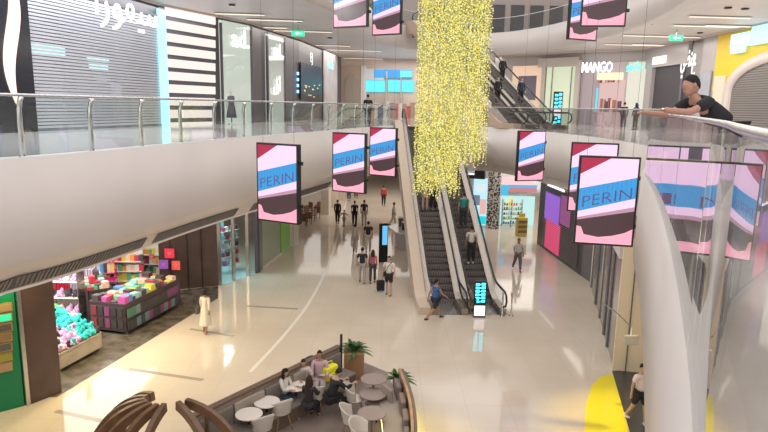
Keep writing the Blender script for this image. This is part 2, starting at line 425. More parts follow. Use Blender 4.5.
# windows with display
def shop_window(px0,px1,pyt,pyb,col,name,label,frame=dgrey_m,es=1.0,sample=True,mull=0):
    a,b,rz=F1L.seg(px0,px1,(pyt+pyb)/2)
    t=thing(name,label,'shop window',(a.x,a.y,F1L.P(px0,pyb).z))
    mb=MB(); F1L.panel(mb,px0,px1,pyt,pyb,-.04,.05); mb.build('display_back',emat('win_'+name+label[:9],col,es,sample),t,False,True)
    mb=MB(); w=1.0
    F1L.panel(mb,px0,px0+w,pyt,pyb,.0,.14); F1L.panel(mb,px1-w,px1,pyt,pyb,.0,.14); F1L.panel(mb,px0,px1,pyt-1.5,pyt,.0,.14)
    mb.build('frame',frame,t,False,True)
    mb=MB(); F1L.panel(mb,px0+w,px1-w,pyt,pyb,.1,.01); mb.build('glass_pane',glass,t,False,True)
    return t
shop_window(220.5,251.5,23,124,(.62,.62,.55),'fashion_window','wide fashion shop window with white letters and a mannequin')
shop_window(266,284.5,36,122,(.66,.64,.60),'fashion_window','narrow fashion shop window with white latin and arabic letters',es=.7)
def sign(px,py,s,size,col,lab,fac=F1L,es=2.0,width=None,off=.2,bold=.0,name='letter_sign',extr=.02,cat='sign',board=None,seg=5):
    q=fac.P(px,py); a,b,rz=fac.seg(px-seg,px+seg,py); n=Vector((math.sin(rz),-math.cos(rz),0))
    t=thing(name,lab,cat,q+n*off,rz)
    text_obj(s,size,emat('sg%.2f%.2f%.2f%.1f'%(*col,es),col,es),t,'lettering',(0,0,0),0,extr,width=width,bold=bold,local=True)
    if board:
        w,h,bm=board; MB().box(-w/2,w/2,.02,.06,-h/2,h/2).build('sign_board',bm,t)
    return t
sign(238,40,'ad.',1.35,(1,.93,.95),'white ad. sign high in the wide fashion shop window',bold=.015)
sign(275,51,'ad.',1.15,(1,.93,.95),'white ad. sign high in the narrow fashion shop window',bold=.015)
sign(274,86,''.join(chr(c) for c in (0xFEDD,0xFE91,0xFE83)),1.0,(1,.95,.95),'white arabic lettering halfway down the narrow fashion shop window',bold=.015)
a,b,rz=F1L.seg(299,321,80)
t=thing('video_wall','dark recessed video wall showing small warm lights on the left gallery','screen',(a.x,a.y,F1L.P(300,100).z))
mb=MB(); F1L.panel(mb,299.5,321,65,100,.03,.08); mb.build('panel',M('deep_black',(.008,.008,.01),.3),t,False,True)
mb=MB()
for i in range(14):
    px=302+random.random()*16; py=84+random.random()*13; F1L.panel(mb,px,px+1,py,py+1,.12,.01)
mb.build('warm_lights',emat('warm_dots',(1,.6,.25),1.2),t,False,True)
sign(309,58,'EJ',1.0,(.9,.93,.95),'pale letters on the charcoal wall above the video wall',es=1.0)
for i,py in enumerate((72,78,84,90)):
    mb=MB(); F1L.panel(mb,296,297.8,py,py+3,.05,.04); tag(mb.build('blue_wall_light',emat('blue_dot',(.3,.6,1),1.8)),'small blue light in the vertical row left of the video wall','light','blue lights beside the video wall')
mb=MB(); F1L.panel(mb,323,336,68,124,.02,.1,0,L1,CE1-.35); 
o=mb.build('shop_column',noisy('pale_column',(.55,.5,.5),(.65,.6,.6),1,.4)); o['kind']='structure'
sign(329,65,'o2a',.95,(.2,.75,1),'small blue lit sign on the last left gallery shop',es=2.2,bold=.04)
# mannequin in the wide window
def mannequin(p,rz,label,col,sc=1.0):
    t=thing('mannequin',label,'mannequin',p,rz)
    MB().lathe([(.22,0),(.22,.03),(.03,.04),(.03,.8)],12).build('stand',steel_m,t,True)
    MB().lathe([(.10,.72*sc),(.17,.95*sc),(.14,1.15*sc),(.2,1.4*sc),(.17,1.5*sc),(.05,1.54*sc),(.05,1.6*sc),(.09,1.68*sc),(.09,1.78*sc),(.03,1.86*sc)],12,(0,0),0,1,.65).build('torso',M('mannequin_skin',(.6,.58,.55),.4),t,True)
    MB().lathe([(.30,.35),(.24,.7),(.18,1.0),(.155,1.15),(.22,1.38),(.19,1.5),(.1,1.54)],14,(0,0),0,1,.72).build('dress',col,t,True)
    for sx in (-1,1): MB().tube([(sx*.19,0,1.45),(sx*.27,0,1.2),(sx*.25,-.05,.95),(sx*.24,-.08,.85)],[.05,.045,.04,.03],8).build('arm',M('mannequin_skin',(.6,.58,.55),.4),t,True)
    return t
q=F1L.P(228,120); mannequin((q.x+.35,q.y-.55,L1),0,'mannequin in a dark outfit before the wide fashion window',M('mann_dark',(.12,.11,.12),.7),1)
# back of the gallery, beige wall, white column, blue shop
struct('wall_back_gallery', MB().wb((-5.2,61),(24,61),L1,CE1,0,.2), M('back_wall',(.60,.50,.44),.6))
FB=Fac([(-8,60.9),(24,60.9)])
mb=MB(); vs=[]
FB.panel(mb,342,361,66,128,.05,.2,0,L1); struct('wall_beige_portal',mb,M('beige_portal',(.50,.37,.29),.5))
a=FB.P(345,128); b=FB.P(358,128); cx=(a.x+b.x)/2; w=(b.x-a.x)/2
mb=MB(); pts=[(cx-w,60.6),(cx+w,60.6)]
arc=[(cx+w*math.cos(t_),L1+3.3+w*1.1*math.sin(t_)) for t_ in [PI*i/12 for i in range(13)]]
vs=[(cx+w,60.55,L1)]+[(x,60.55,z) for x,z in arc]+[(cx-w,60.55,L1)]
mb.add(vs+[(x,y-.08,z) for x,y,z in vs],[tuple(range(len(vs))),tuple(reversed(range(len(vs),2*len(vs))))]+[(i,i+len(vs),(i+1)%len(vs)+len(vs),(i+1)%len(vs)) for i in range(len(vs))])
struct('door_arched',mb,M('olive_niche',(.36,.30,.26),.5))
mb=MB(); FB.panel(mb,361,366,66,128,.05,.3,0,L1); FB.panel(mb,366,384,69,80,.2,.1); struct('wall_white_shop_pier',mb,M('white_pier',(.7,.7,.72),.4))
t=thing('blue_shopfront','bright blue and cyan lit shopfront at the far end of the upper gallery','shopfront',(-1.5,60.8,L1))
mb=MB(); FB.panel(mb,365,416,78,125,.05,.05,0,L1+.05); mb.build('interior',noisy('pale_interior',(.45,.5,.55),(.75,.78,.8),1.2,.5),t,False,True)
for px0,px1 in ((366,385),(388,414)):
    mb=MB(); FB.panel(mb,px0,px1,80.5,92,.2,.06); mb.build('lit_screen',emat('cyan_lit',(.10,.72,.95),1.15,True),t,False,True)
mb=MB(); FB.panel(mb,374,412,70,78,.2,.15); mb.build('sign_board',emat('blue_lit',(.05,.38,.85),.9,True),t,False,True)
for px in (385.5,400): 
    mb=MB(); FB.panel(mb,px,px+1.5,72,125,.3,.1,0,L1); mb.build('post',steel_m,t,False,True)
mb=MB(); FB.panel(mb,400,412,71,77,.36,.05); mb.build('pale_cyan_panel',emat('cyanletter',(.15,.9,.9),1.1),t,False,True)
for i in range(12):
    px=368+i*3.9+random.random(); q=FB.P(px,120); hh=random.uniform(.9,1.8)
    k=random.choice([(.5,.12,.1),(.1,.12,.2),(.6,.6,.62),(.35,.25,.2)])
    mb=MB().box(-.22,.22,-.2,.2,0,hh).box(-.25,.25,-.22,.22,hh,hh+.05)
    o=mb.build('display_stand',M('stand%.2f%.2f'%k[:2],k,.5)); o.location=(q.x,59.6-random.random()*.6,L1)
    tag(o,'small merchandise stand inside the far blue lit shopfront','display stand','stands in the blue shopfront')
# ================================================================ RIGHT GALLERY SHOPFRONTS
F1R=Fac([(9.6,55),(12.6,52.5),(15.8,49),(19.5,46),(19.6,36),(19.6,30.6),(19.4,22),(19,14)])
mb=MB()
for a,b in zip(F1R.p[:-1],F1R.p[1:]): mb.wb(a,b,L1,CE1-.15,-.25,.2)
struct('wall_right_gallery', mb, M('pale_shop_wall',(.50,.47,.46),.4))
mb=MB()
for a,b in zip(F1R.p[:-1],F1R.p[1:]): mb.wb(a,b,CE1-.34,CE1-.2,.12,.25,0).wb(a,b,CE1-.22,CE1-.12,.14,.2,1)
struct('trim_cove_right', mb, [MT['cove_trim'],MT['cove_light']])
def flat(name,label,cat,px0,px1,pyt,pyb,m,off=.04,th=.08,fac=F1R,z0=None,z1=None,group=None):
    mb=MB(); a,b,zb,zt=fac.panel(mb,px0,px1,pyt,pyb,0,th,0,z0,z1)
    q=Vector(((a.x+b.x)/2,(a.y+b.y)/2,zb))
    t=thing(name,label,cat,(a.x,a.y,zb),0,group)
    mb=MB(); fac.panel(mb,px0,px1,pyt,pyb,off,th,0,z0,z1); mb.build('panel',m,t,False,True); return t
t=flat('boutique_window','pale beige boutique shopfront behind the upper escalator','shopfront',512,541,66,126,M('peach_win',(.75,.55,.42),.5,emit=(.8,.55,.4),es=.45),z0=L1)
mb=MB(); F1R.panel(mb,519,537,76,100,.14,.05); mb.build('wall_picture',M('grey_picture',(.22,.2,.25),.4),t,False,True)
mb=MB(); F1R.panel(mb,542.5,545,62,126,.05,.3,0,L1); F1R.panel(mb,576,580,60,126,.05,.3,0,L1); F1R.panel(mb,540,580,58,67,.05,.25); 
struct('trim_shop_columns',mb,M('cream_col',(.66,.60,.55),.35))
t=flat('pale_green_window','tall pale green lit shop window left of the pink store','shopfront',546,576,67,126,M('green_win',(.5,.55,.42),.4,emit=(.62,.70,.50),es=.55),z0=L1)
for px in (552,571): 
    mb=MB(); F1R.panel(mb,px,px+.8,67,126,.14,.1,0,L1); mb.build('mullion',steel_m,t,False,True)
t=flat('fashion_store','fashion store with white wall, MANGO letters and bright pink lit entrance','shopfront',581,640,62,126,M('store_tile',(.48,.42,.45),.3),z0=L1)
mb=MB(); F1R.panel(mb,599,624,73,80,.14,.3); mb.build('lit_header',emat('peach_header',(1,.78,.52),1.1,True),t,False,True)
mb=MB(); F1R.panel(mb,599,624,80,126,.13,.04,0,L1); mb.build('entrance',emat('pink_entrance',(.86,.58,.55),.75,True),t,False,True)
mb=MB(); F1R.panel(mb,596.5,598,88,112,.14,.06); mb.build('cyan_screen',emat('cyan_small',(.1,.6,.8),1.2),t,False,True)
rc=[(.45,.18,.16),(.12,.08,.1),(.75,.55,.5),(.5,.35,.3),(.3,.1,.12)]
for i in range(9):
    mb=MB(); px=600+i*2.5; F1R.panel(mb,px,px+1.7,80.5,82.6+random.random(),.45,.1); mb.build('hanging_garment',M('gar%d'%(i%5),rc[i%5],.8),t,False,True)
for i in range(8):
    mb=MB(); px=603+i*2.6; F1R.panel(mb,px,px+1.9,98+random.random()*4,112,.45,.3); mb.build('rail_garment',M('gar%d'%((i*3)%5),rc[(i*3)%5],.8),t,False,True)
a,b,rz=F1R.seg(585,615,68); q=F1R.P(599.5,68.5)
text_obj('MANGO',1.1,emat('sign_white2',(1,.98,1),2.4),t,'lettering',q+Vector((-.5,-.85,0)),rz,.03,width=(b-a).length*1.0,bold=.006)
t=flat('pale_window','pale shop window with a small teal sign right of the pink store','shopfront',627,648,62,126,M('pale_win',(.5,.52,.48),.35,emit=(.6,.62,.52),es=.4),off=.1,z0=L1)
sign(636,66,''.join(chr(c) for c in (0xFEEE,0xFEA0,0xFEE7,0xFE8E,0xFEE3)),0.8,(.1,.95,.8),'small teal arabic sign above the pale window',F1R,1.6,bold=.01,off=.4,width=1.1)
mb=MB(); F1R.panel(mb,649,655,50,126,.05,.3,0,L1,CE1-.35); F1R.panel(mb,649,692,48,66,.05,.25,0,None,CE1-.35); F1R.panel(mb,703,717,44,130,.05,.2,0,L1,CE1-.35)
struct('trim_grey_piers',mb,M('grey_pier',(.40,.385,.395),.25))
t=flat('dark_shop_opening','unlit dark shop opening behind the leaning man','shopfront',655,690,66,130,M('dark_void',(.055,.052,.062),.5),off=.06,z0=L1)
mb=MB(); F1R.panel(mb,682,684,66,130,.14,.1,0,L1); mb.build('frame_post',M('grey_post',(.12,.115,.13),.4),t,False,True)
t=flat('lightbox_sign','small warm white lightbox sign over the dark opening','sign',658,671,56.5,64,emat('warm_box',(1,.78,.66),1.5,True),off=.32)
t=flat('tiled_sign_wall','grey marble wall with white arabic lettering','shopfront',690,703,50,130,noisy('grey_marble',(.22,.21,.2),(.32,.31,.3),.8,.3),z0=L1,z1=CE1-.5)
q=F1R.P(692,58); sign(692.5,58,''.join(chr(c) for c in (0xFEF1,0xFEC6,0xFEE8,0xFECA)),1.7,(.95,.93,.9),'white arabic lettering on the grey marble wall',F1R,1.1,width=1.9,off=.25,bold=.03)
flat('window_glass_block','pale grey panelled pier beside the yellow shopfront','shopfront',703.5,714,72,128,M('bluegrey',(.34,.36,.42),.25),off=.3)
# yellow shop with arched roller shutter
t=thing('yellow_shopfront','bright yellow shopfront with a cream arch around a grey roller shutter','shopfront',F1R.P(720,128))
a=F1R.P(717.5,80); b=F1R.P(800,80)
mb=MB(); mb.wb(a,b,L1+2.4,CE1-.35,.05,.2,0); mb.build('yellow_fascia',M('strong_yellow',(.72,.50,.02),.45),t,False,True)
mb=MB(); F1R.panel(mb,717,728,76,130,.08,.25,0,L1); mb.build('cream_pier',M('cream_pier',(.62,.57,.45),.4),t,False,True)
c0=F1R.P(731,90); c1=F1R.P(800,90); dd=Vector((c1.x-c0.x,c1.y-c0.y)); LW=9.5; dd=dd.normalized()
mbA=MB(); mbS=MB(); cxx=c0+Vector((dd.x,dd.y,0))*(LW/2); n2=Vector((dd.y,-dd.x))
def AP(u,z,o): return (cxx.x+dd.x*u+n2.x*o,cxx.y+dd.y*u+n2.y*o,z)
R1=LW/2; zc=L1+2.3
outl=[(-R1,L1)]+[(-R1*math.cos(PI*i/16),zc+(R1*.42)*math.sin(PI*i/16)) for i in range(17)]+[(R1,L1)]
inl=[(-R1+.65,L1)]+[(-(R1-.65)*math.cos(PI*i/16),zc+(R1*.42-.55)*math.sin(PI*i/16)) for i in range(17)]+[(R1-.65,L1)]
k=len(outl); vs=[AP(u,z,.45) for u,z in outl]+[AP(u,z,.45) for u,z in inl]+[AP(u,z,.0) for u,z in outl]+[AP(u,z,.0) for u,z in inl]
mbA.add(vs,[(i,i+1,i+1+k,i+k) for i in range(k-1)]+[(i+2*k,i+1+2*k,i+1,i) for i in range(k-1)]+[(i+k,i+k+1,i+3*k+1,i+3*k) for i in range(k-1)])
mbA.build('arch',M('arch_cream',(.58,.52,.49),.4),t,True,True)
nsl=46
for i in range(nsl):
    z=L1+.05+i*.125
    hw=R1-.65 if z<zc else (R1-.65)*math.sqrt(max(0,1-((z-zc)/(R1*.42-.55))**2))
    if hw<.3: continue
    p=AP(-hw,z,0);q=AP(hw,z,0); mbS.wb(p,q,z,z+.095,.3,.03)
mbS.build('shutter_slats',M('slat_dark',(.30,.28,.27),.35,.5),t,False,True)
vs=[AP(u,z,.26) for u,z in inl]; mb=MB().add(vs,[tuple(range(k))]); mb.build('shutter_backing',M('slat_back',(.09,.085,.085),.6),t,False,True)
q=F1R.P(749,42)
sgx=thing('letter_sign','white and cyan lit lettering sign on the yellow shopfront','sign',F1R.P(750,41)+Vector((-.5,0,0)),F1R.seg(745,755,41)[2])
MB().box(-1.0,1.0,0,.06,-.30,.42).box(-.9,.5,0,.06,-.62,-.3).build('lit_board',emat('cyan_board',(.45,.85,1.0),1.3),sgx); bars(sgx,sgx.location+Vector((-.03,-.03,.08)),sgx.matrix_basis.to_euler().z,1.7,.42,emat('white_hot',(1,1,1),2.2),1); bars(sgx,sgx.location+Vector((-.12,-.03,-.42)),sgx.matrix_basis.to_euler().z,1.2,.24,MT['white_hot'],1,seed=3)
sgx=thing('letter_sign','cropped white and cyan sign at the right edge of the yellow shopfront','sign',F1R.P(771,35)+Vector((-.5,0,0)),F1R.seg(765,775,41)[2])
MB().box(-.9,.9,0,.06,-.45,.5).build('lit_board',MT['cyan_board'],sgx)
# ceilings of the galleries: light slots, downlights, exit signs
def ceil_item(px,py,w,l,rz,m,name,lab,cat,group,z=12.74,frame=None):
    p=atz(px,py,z); o=None
    t=thing(name,lab,cat,(p.x,p.y,z-.02),rz,group)
    MB().box(-w/2,w/2,-l/2,l/2,-.02,.0).build('diffuser',m,t)
    MB().box(-w/2-.06,w/2+.06,-l/2-.06,l/2+.06,-.005,.02).build('trim_frame',ceil_m,t)
slot=emat('slot_light',(1,.84,.64),1.3,True); dslot=M('dark_slot',(.04,.035,.035),.6)
for px,py,l in ((706,26,3.5),(738,26,3.5),(655,36,4),(690,37,4),(640,45,5),(668,45,5),(612,55,6),(720,17,3)):
    ceil_item(px,py,l,.16,.05,slot,'ceiling_light','slim warm light slot in the right gallery ceiling','ceiling light','slots in the right gallery ceiling')
for px,py,l in ((240,14,2.5),(275,20,3),(262,27,3),(300,31,4),(318,45,5),(345,50,6),(352,58,6)):
    ceil_item(px,py,l,.14,.1,slot,'ceiling_light','slim light slot in the left gallery ceiling','ceiling light','slots in the left gallery ceiling')
for px,py in ((232,5),(300,22),(330,38),(728,8),(700,33),(650,24),(745,9)):
    p=atz(px,py,12.74); 
    o=MB().lathe([(.09,-.03),(.16,-.03),(.16,.01)],14).build('downlight',dslot); o.location=(p.x,p.y,12.745); tag(o,'small round dark ceiling fitting on the gallery ceiling','ceiling fitting','round fittings in the gallery ceilings')
for px,py,lab in ((298,33.5,'green exit sign hanging under the left gallery ceiling'),(676,38,'green exit sign hanging under the right gallery ceiling')):
    p=atz(px,py,12.3); t=thing('exit_sign',lab,'exit sign',(p.x,p.y,12.3))
    MB().box(-.38,.38,-.04,.04,-.16,.16).build('sign_box',emat('exit_green',(.02,.75,.35),1.3),t)
    MB().box(-.02,.02,-.01,.01,.16,.5).build('hanger',steel_m,t)
    MB().box(-.02,.25,-.046,-.04,-.03,.03).add([(-.02,-.046,.1),(-.02,-.046,-.1),(-.2,-.046,0)],[(0,1,2)]).build('arrow_mark',emat('exit_white',(.8,1,.9),1.5),t)
# ================================================================ HANGING SCREENS
pinkw=emat('screen_pink_white',(1.0,.66,.93),1.0,True); sblue=emat('screen_blue',(.035,.36,.80),.85); sred=emat('screen_red',(.50,.01,.07),.8)
sdark=emat('screen_dark',(.10,.045,.055),.6); spink=emat('screen_pink',(1.0,.40,.52),1.0); sgrad=emat('screen_mauve',(.55,.30,.40),.9); stext=emat('screen_letter',(.15,.06,.22),.7)
def screen_proto(label,loc,w=1.32,h=2.12):
    t=thing('hanging_screen',label,'screen',loc,0,'tall screens hanging in the atrium')
    MB().box(-w/2-.05,w/2+.05,.0,.16,-h/2-.05,h/2+.05).build('casing',black_m,t,bevel=.012)
    mb=MB()
    def P(u,v): return (u*w,-.006,v*h)
    def poly(pts,mi): mb.add([P(*p) for p in pts],[tuple(range(len(pts)))],mi)
    A=.5
    # polygons from top to bottom (all share edges)
    poly([(-A,A),(-A,.31),(.02,A)],2)
    poly([(-A,.31),(-A,.14),(A,.29),(A,A),(.02,A)],0)
    poly([(-A,.14),(-A,-.13),(A,.05),(A,.29)],1)
    poly([(-A,-.13),(-A,-.20),(A,-.05),(A,.05)],0)
    poly([(-A,-.20),(-A,-.23),(A,-.10),(A,-.05)],5)
    poly([(-A,-.23),(-A,-.30),(-.42,-.31),(-.36,-.40),(-.1,-.425),(.15,-.40),(.36,-.36),(A,-.31),(A,-.10)],3)
    poly([(-A,-.30),(-A,-A),(A,-A),(A,-.31),(.36,-.36),(.15,-.40),(-.1,-.425),(-.36,-.40),(-.42,-.31)],4)
    poly([(-A,-.42),(-A,-A),(A,-A),(A,-.47)],0) if False else None
    d=mb.build('display',[pinkw,sblue,sred,sdark,spink,sgrad],t)
    text_obj('PERIN',.40,stext,d,'lettering',(0,-.012,.085),0,.002,width=w*.86,local=True,vshear=.235,bold=-.006)
    mk=MB()
    for i in range(13):
        u=-.48+i*.08; v=-.13+.18*(u+.5); mk.add([(u*w,-.008,(v+.012)*h),((u+.006)*w,-.008,(v+.012)*h),((u+.006)*w,-.008,(v+.25)*h),(u*w,-.008,(v+.25)*h)],[(0,1,2,3)])
    mk.build('panel_lines',emat('screen_line',(.02,.22,.6),.8),d)
    MB().box(-.22*w,.22*w,-.009,-.007,-.432*h,-.427*h).build('caption_line',emat('screen_cap',(.9,.7,.75),.8),d)
    for zz in (h*.28,-h*.28): MB().box(w/2+.03,w/2+.14,.05,.13,zz-.05,zz+.05).build('bracket',black_m,t)
    for sx in (-.4,.4): MB().tube([(sx*w,.08,h/2),(sx*w,.08,14.2-loc[2] if loc[2]<9 else 5)],.004,5).build('cable',grill_m,t)
    return t
def scr_at(px,py,Y): return aty(px,py,Y)
specs=[(277,183.5,16.6,'largest hanging screen over the left walkway, before the white slab edge'),
 (348.5,163,22.2,'middle one of three hanging screens left of the escalators'),
 (382.5,152,27.6,'smallest hanging screen left of the escalators, beside the light curtain'),
 (531.5,156,26.6,'hanging screen just right of the escalators, smallest on the right side'),
 (592.5,178,18.9,'hanging screen on the right, half hidden behind the largest one'),
 (606.5,201.5,14.6,'largest hanging screen at the right, in front of another'),
 (350,-5,22.4,'cropped upper screen at the top edge, left of the upper pair'),
 (386.5,8,26.8,'upper screen hanging at the top edge just left of the light curtain'),
 (584.5,12,25.6,'upper screen at the top right, partly behind another screen'),
 (605.5,-9,20.4,'nearest cropped upper screen at the top edge on the right')]
for i,(px,py,Y,lab) in enumerate(specs):
    p=scr_at(px,py,Y)
    rr=math.radians((-27,-27,-30,22,-16,-12,-27,-30,22,-10)[i])
    if i==0: scr0=screen_proto(lab,(p.x,p.y,p.z)); scr0.matrix_basis=scr0.matrix_basis@Matrix.Rotation(rr,4,'Z')
    else: dup(scr0,(p.x,p.y,p.z),rr,lab)
# ================================================================ LIGHT CURTAIN (chandelier)
bead=emat('warm_bead',(1,.84,.15),.92); bead2=emat('pale_bead',(.95,.88,.38),.95); bead3=emat('dim_bead',(.42,.40,.10),.7)
cc=aty(451.5,100,24.0)
ct=thing('light_curtain','huge hanging curtain chandelier of yellow fairy light strands in the atrium','chandelier',(cc.x,cc.y,15.2))
MB().lathe([(1.55,.0),(1.62,.0),(1.62,.1),(1.55,.1)],40).build('hoop',steel_m,ct,True)
MB().tube([(0,0,.1),(0,0,5)],.03,6).build('suspension_cable',steel_m,ct)
MB().tube([(-1.6,0,.05),(0,0,1.2),(1.6,0,.05)],.015,5).build('spreader',steel_m,ct)
def strand_mb(mb,x,y,z0,z1,dens=.085):
    z=z0-random.random()*.1; sway=random.uniform(-.05,.05)
    mb.tube([(x,y,z0),(x+sway,y,z1)],.006,3,2,False)
    while z>z1:
        f=(z0-z)/(z0-z1); r=random.uniform(.02,.037); bx=x+sway*f+random.uniform(-.035,.035); by=y+random.uniform(-.035,.035)
        mi=0 if random.random()<.5 else (1 if random.random()<.45 else 2)
        mb.add([(bx+r,by,z),(bx,by+r,z),(bx-r,by,z),(bx,by-r,z),(bx,by,z+r),(bx,by,z-r)],[(0,1,4),(1,2,4),(2,3,4),(3,0,4),(1,0,5),(2,1,5),(3,2,5),(0,3,5)],mi)
        z-=dens*random.uniform(.6,1.5)
mb=MB(); rnd=random.Random(5)
def bottom(x): 
    base=-10.35 if x<.35 else -9.1
    return base+rnd.uniform(-.25,.45)+(.9 if rnd.random()<.12 else 0)
n=0
for i in range(205):
    a=2*PI*i*.618034; r=1.43*math.sqrt((i+.5)/205); x=r*math.cos(a); y=r*math.sin(a)*.8
    if i>=105:   # the outer hundred are parts of their own
        m1=MB(); strand_mb(m1,x,y,0,bottom(x)); 
        if n<100: m1.build('light_strand',[bead,bead2,bead3],ct); n+=1
        continue
    strand_mb(mb,x,y,0,bottom(x),.12)
o=mb.build('inner_strands',[bead,bead2,bead3],ct); o['kind']='stuff'
# ================================================================ ESCALATORS
step_m=M('escalator_step',(.10,.085,.085),.45,.3); stepe_m=M('step_edge',(.22,.19,.18),.4,.3); rub_m=M('handrail_rubber',(.015,.015,.016),.35)
deck_m=M('escalator_deck',(.42,.36,.32),.22,.85); clad_m=M('escalator_cladding',(.60,.48,.38),.35)
def escalator(loc,rz,rise,label,rails=(True,True),cladc=clad_m,under=1.0,beam=None,group='escalators from the ground floor'):
    t=thing('escalator',label,'escalator',loc,rz,group)
    run=rise/math.tan(PI/6); y0=1.0; y1=y0+run; L=y1+1.0
    def zp(y): return 0 if y<y0 else (rise if y>y1 else (y-y0)*math.tan(PI/6))
    prof=[(-.6,0),(y0-.25,0),(y0+.25,.145),(y1-.25,rise-.145),(y1+.25,rise),(L+.3,rise)]
    def zl(y):
        for (a,za),(b,zb) in zip(prof[:-1],prof[1:]):
            if a<=y<=b: return za+(zb-za)*(y-a)/(b-a)
        return rise if y>L else 0
    sm=MB().box(-.5,.5,0,.36,-.19,0).box(-.5,.5,-.012,.0,-.19,.001,1)
    for k in range(9): sm.box(-.48+k*.112,-.44+k*.112,-.02,-.012,-.19,-.005,0)
    s0=None; n=int(run/.36); 
    for i in range(n):
        y=y0+i*.36; z=zp(y+.18)+.0
        if s0 is None: s0=sm.build('step',[step_m,stepe_m],t); s=s0
        else: s=s0.copy(); C.objects.link(s); s.parent=t
        s.location=(0,y,z)
    MB().box(-.5,.5,-.6,y0,-.04,.006).build('comb_plate',steel_m,t); MB().box(-.5,.5,y1,L+.3,rise-.04,rise+.006).build('comb_plate',steel_m,t)
    ys=[-.55,-.3,0,.4,y0-.25,y0+.25]+[y0+.25+(y1-y0-.5)*k/8 for k in range(1,8)]+[y1-.25,y1+.25,L-.2,L+.2]
    for sx in (-1,1):
        x=sx*.62; mb=MB()
        q=[(y,zl(y)) for y in ys]
        k=len(q); vs=[]
        for dx in (-.13,.13):
            vs+=[(x+dx,y,z+.02) for y,z in q]+[(x+dx,y,z+.24) for y,z in q]
        fs=[(j,j+1,j+1+k,j+k) for j in range(k-1)]+[(j+2*k,j+3*k,j+1+3*k,j+1+2*k) for j in range(k-1)]+[(j+k,j+k+1,j+3*k+1,j+3*k) for j in range(k-1)]+[(0,k,3*k,2*k),(k-1,3*k-1,4*k-1,2*k-1)]
        mb.add(vs,fs); mb.build('deck',deck_m,t)
        mb=MB(); vs=[(x,y,z+.24) for y,z in q]+[(x,y,z+.93) for y,z in q]; mb.add(vs,[(j,j+1,j+1+k,j+k) for j in range(k-1)]); mb.build('glass_pane',glass,t)
        top=[(x,-.62,.35),(x,-.85,.45),(x,-.95,.66),(x,-.85,.88),(x,-.62,.97)]+[(x,y,z+.97) for y,z in q[1:]]+[(x,L+.42,rise+.9),(x,L+.5,rise+.66),(x,L+.4,rise+.42)]
        MB().tube(top,.042,8).build('handrail',rub_m,t,True)
        MB().tube([(a,b,c-.055) for a,b,c in top[4:-2]],.022,6).build('handrail_guide',chrome_m,t,True)
    # truss cladding below the decks
    mb=MB(); ul=[(y,zl(y)-under if 1.0<y<L-.2 else zl(y)-.0) for y in ys]
    for j,(y,z) in enumerate(ul):
        if y<1.9: ul[j]=(y,max(-.0,z) if y<1.9 else z)
    k=len(ys); vs=[]
    for x in (-.76,.76):
        vs+=[(x,y,zl(y)+.02) for y in ys]+[(x,y,max(-.0 if loc[2]<1 else -.35,zl(y)-under)) for y in ys]
    fs=[(j,j+k,j+1+k,j+1) for j in range(k-1)]+[(j+2*k,j+1+2*k,j+1+3*k,j+3*k) for j in range(k-1)]+[(j+k,j+3*k,j+3*k+1,j+k+1) for j in range(k-1)]
    mb.add(vs,fs); mb.build('truss_cladding',cladc,t)
    if beam:
        mb=MB(); vs=[]; yb=[y for y in ys]; kk=len(yb)
        for x in beam: vs+=[(x,y,zl(y)+.30) for y in yb]+[(x,y,max(0,zl(y)-.7)) for y in yb]
        mb.add(vs,[(j,j+kk,j+1+kk,j+1) for j in range(kk-1)]+[(j+2*kk,j+1+2*kk,j+1+3*kk,j+3*kk) for j in range(kk-1)]+[(j,j+1,j+1+2*kk,j+2*kk) for j in range(kk-1)]+[(j+kk,j+3*kk,j+3*kk+1,j+kk+1) for j in range(kk-1)]+[(0,2*kk,3*kk,kk)])
        mb.build('side_beam',cladc,t)
    return t
eb=math.radians(4.0)
E1=Vector((g(448,309)[0],g(448,309)[1],0)); E2=Vector((g(484,311)[0],g(484,311)[1],0))
dE=(E2-E1).length
ux=Vector((math.cos(eb),math.sin(eb),0)); mid=(E1+E2)/2; E1=mid-ux*.79; E2=mid+ux*.79
escalator(E1,eb,L1,'left of the two escalators rising from the ground floor',beam=(-1.22,-.765))
escalator(E2,eb,L1,'right of the two escalators rising from the ground floor, with the standing man in white')
def on_esc(E,rz,yy,rise=L1,x=0,base=0.0):
    z=max(0,min(rise,(yy-1.0)*math.tan(PI/6)))
    z=math.floor(z/.208)*.208+.1 if 0<z<rise else z
    return (E[0]+math.cos(rz)*x-math.sin(rz)*yy, E[1]+math.sin(rz)*x+math.cos(rz)*yy, base+z)
# upper escalators, level one to level two
eu=math.radians(22)
U1=Vector((*g(552,129,L1),L1)); 
escalator(U1,eu,L2-L1,'upper escalator on the right with two people riding, nearer the shops',cladc=M('truss_dark',(.22,.17,.16),.4),under=.9,group='escalators to the top floor')
U2=U1+Vector((-math.cos(eu)*1.8,-math.sin(eu)*1.8,0))
escalator(U2,eu,L2-L1,'upper escalator on the right, nearest the light curtain',cladc=M('swoop_beige',(.46,.35,.27),.4),under=.9,beam=(-1.3,-.765),group='escalators to the top floor')
# LED totem at the escalator foot
p=g(478,315); t=thing('led_totem','slim upright totem with cyan arrows and white panel at the escalator foot','totem',(p[0],p[1]-.25,0))
MB().box(-.24,.24,-.06,.06,0,1.5).build('body',black_m,t,bevel=.01)
tg=emat('totem_cyan',(.05,.80,1.0),3.0,True)
for i in range(6):
    z=.62+i*.14
    mb=MB(); mb.box(-.19,-.04,-.07,-.061,z,z+.09).box(.04,.19,-.07,-.061,z+.02,z+.11).box(-.03,.03,-.07,-.061,z+.03,z+.06); mb.build('cyan_symbol',tg,t)
MB().box(-.21,.21,-.07,-.061,.08,.5).build('white_panel',emat('totem_white',(1,.85,.85),1.4,True),t)
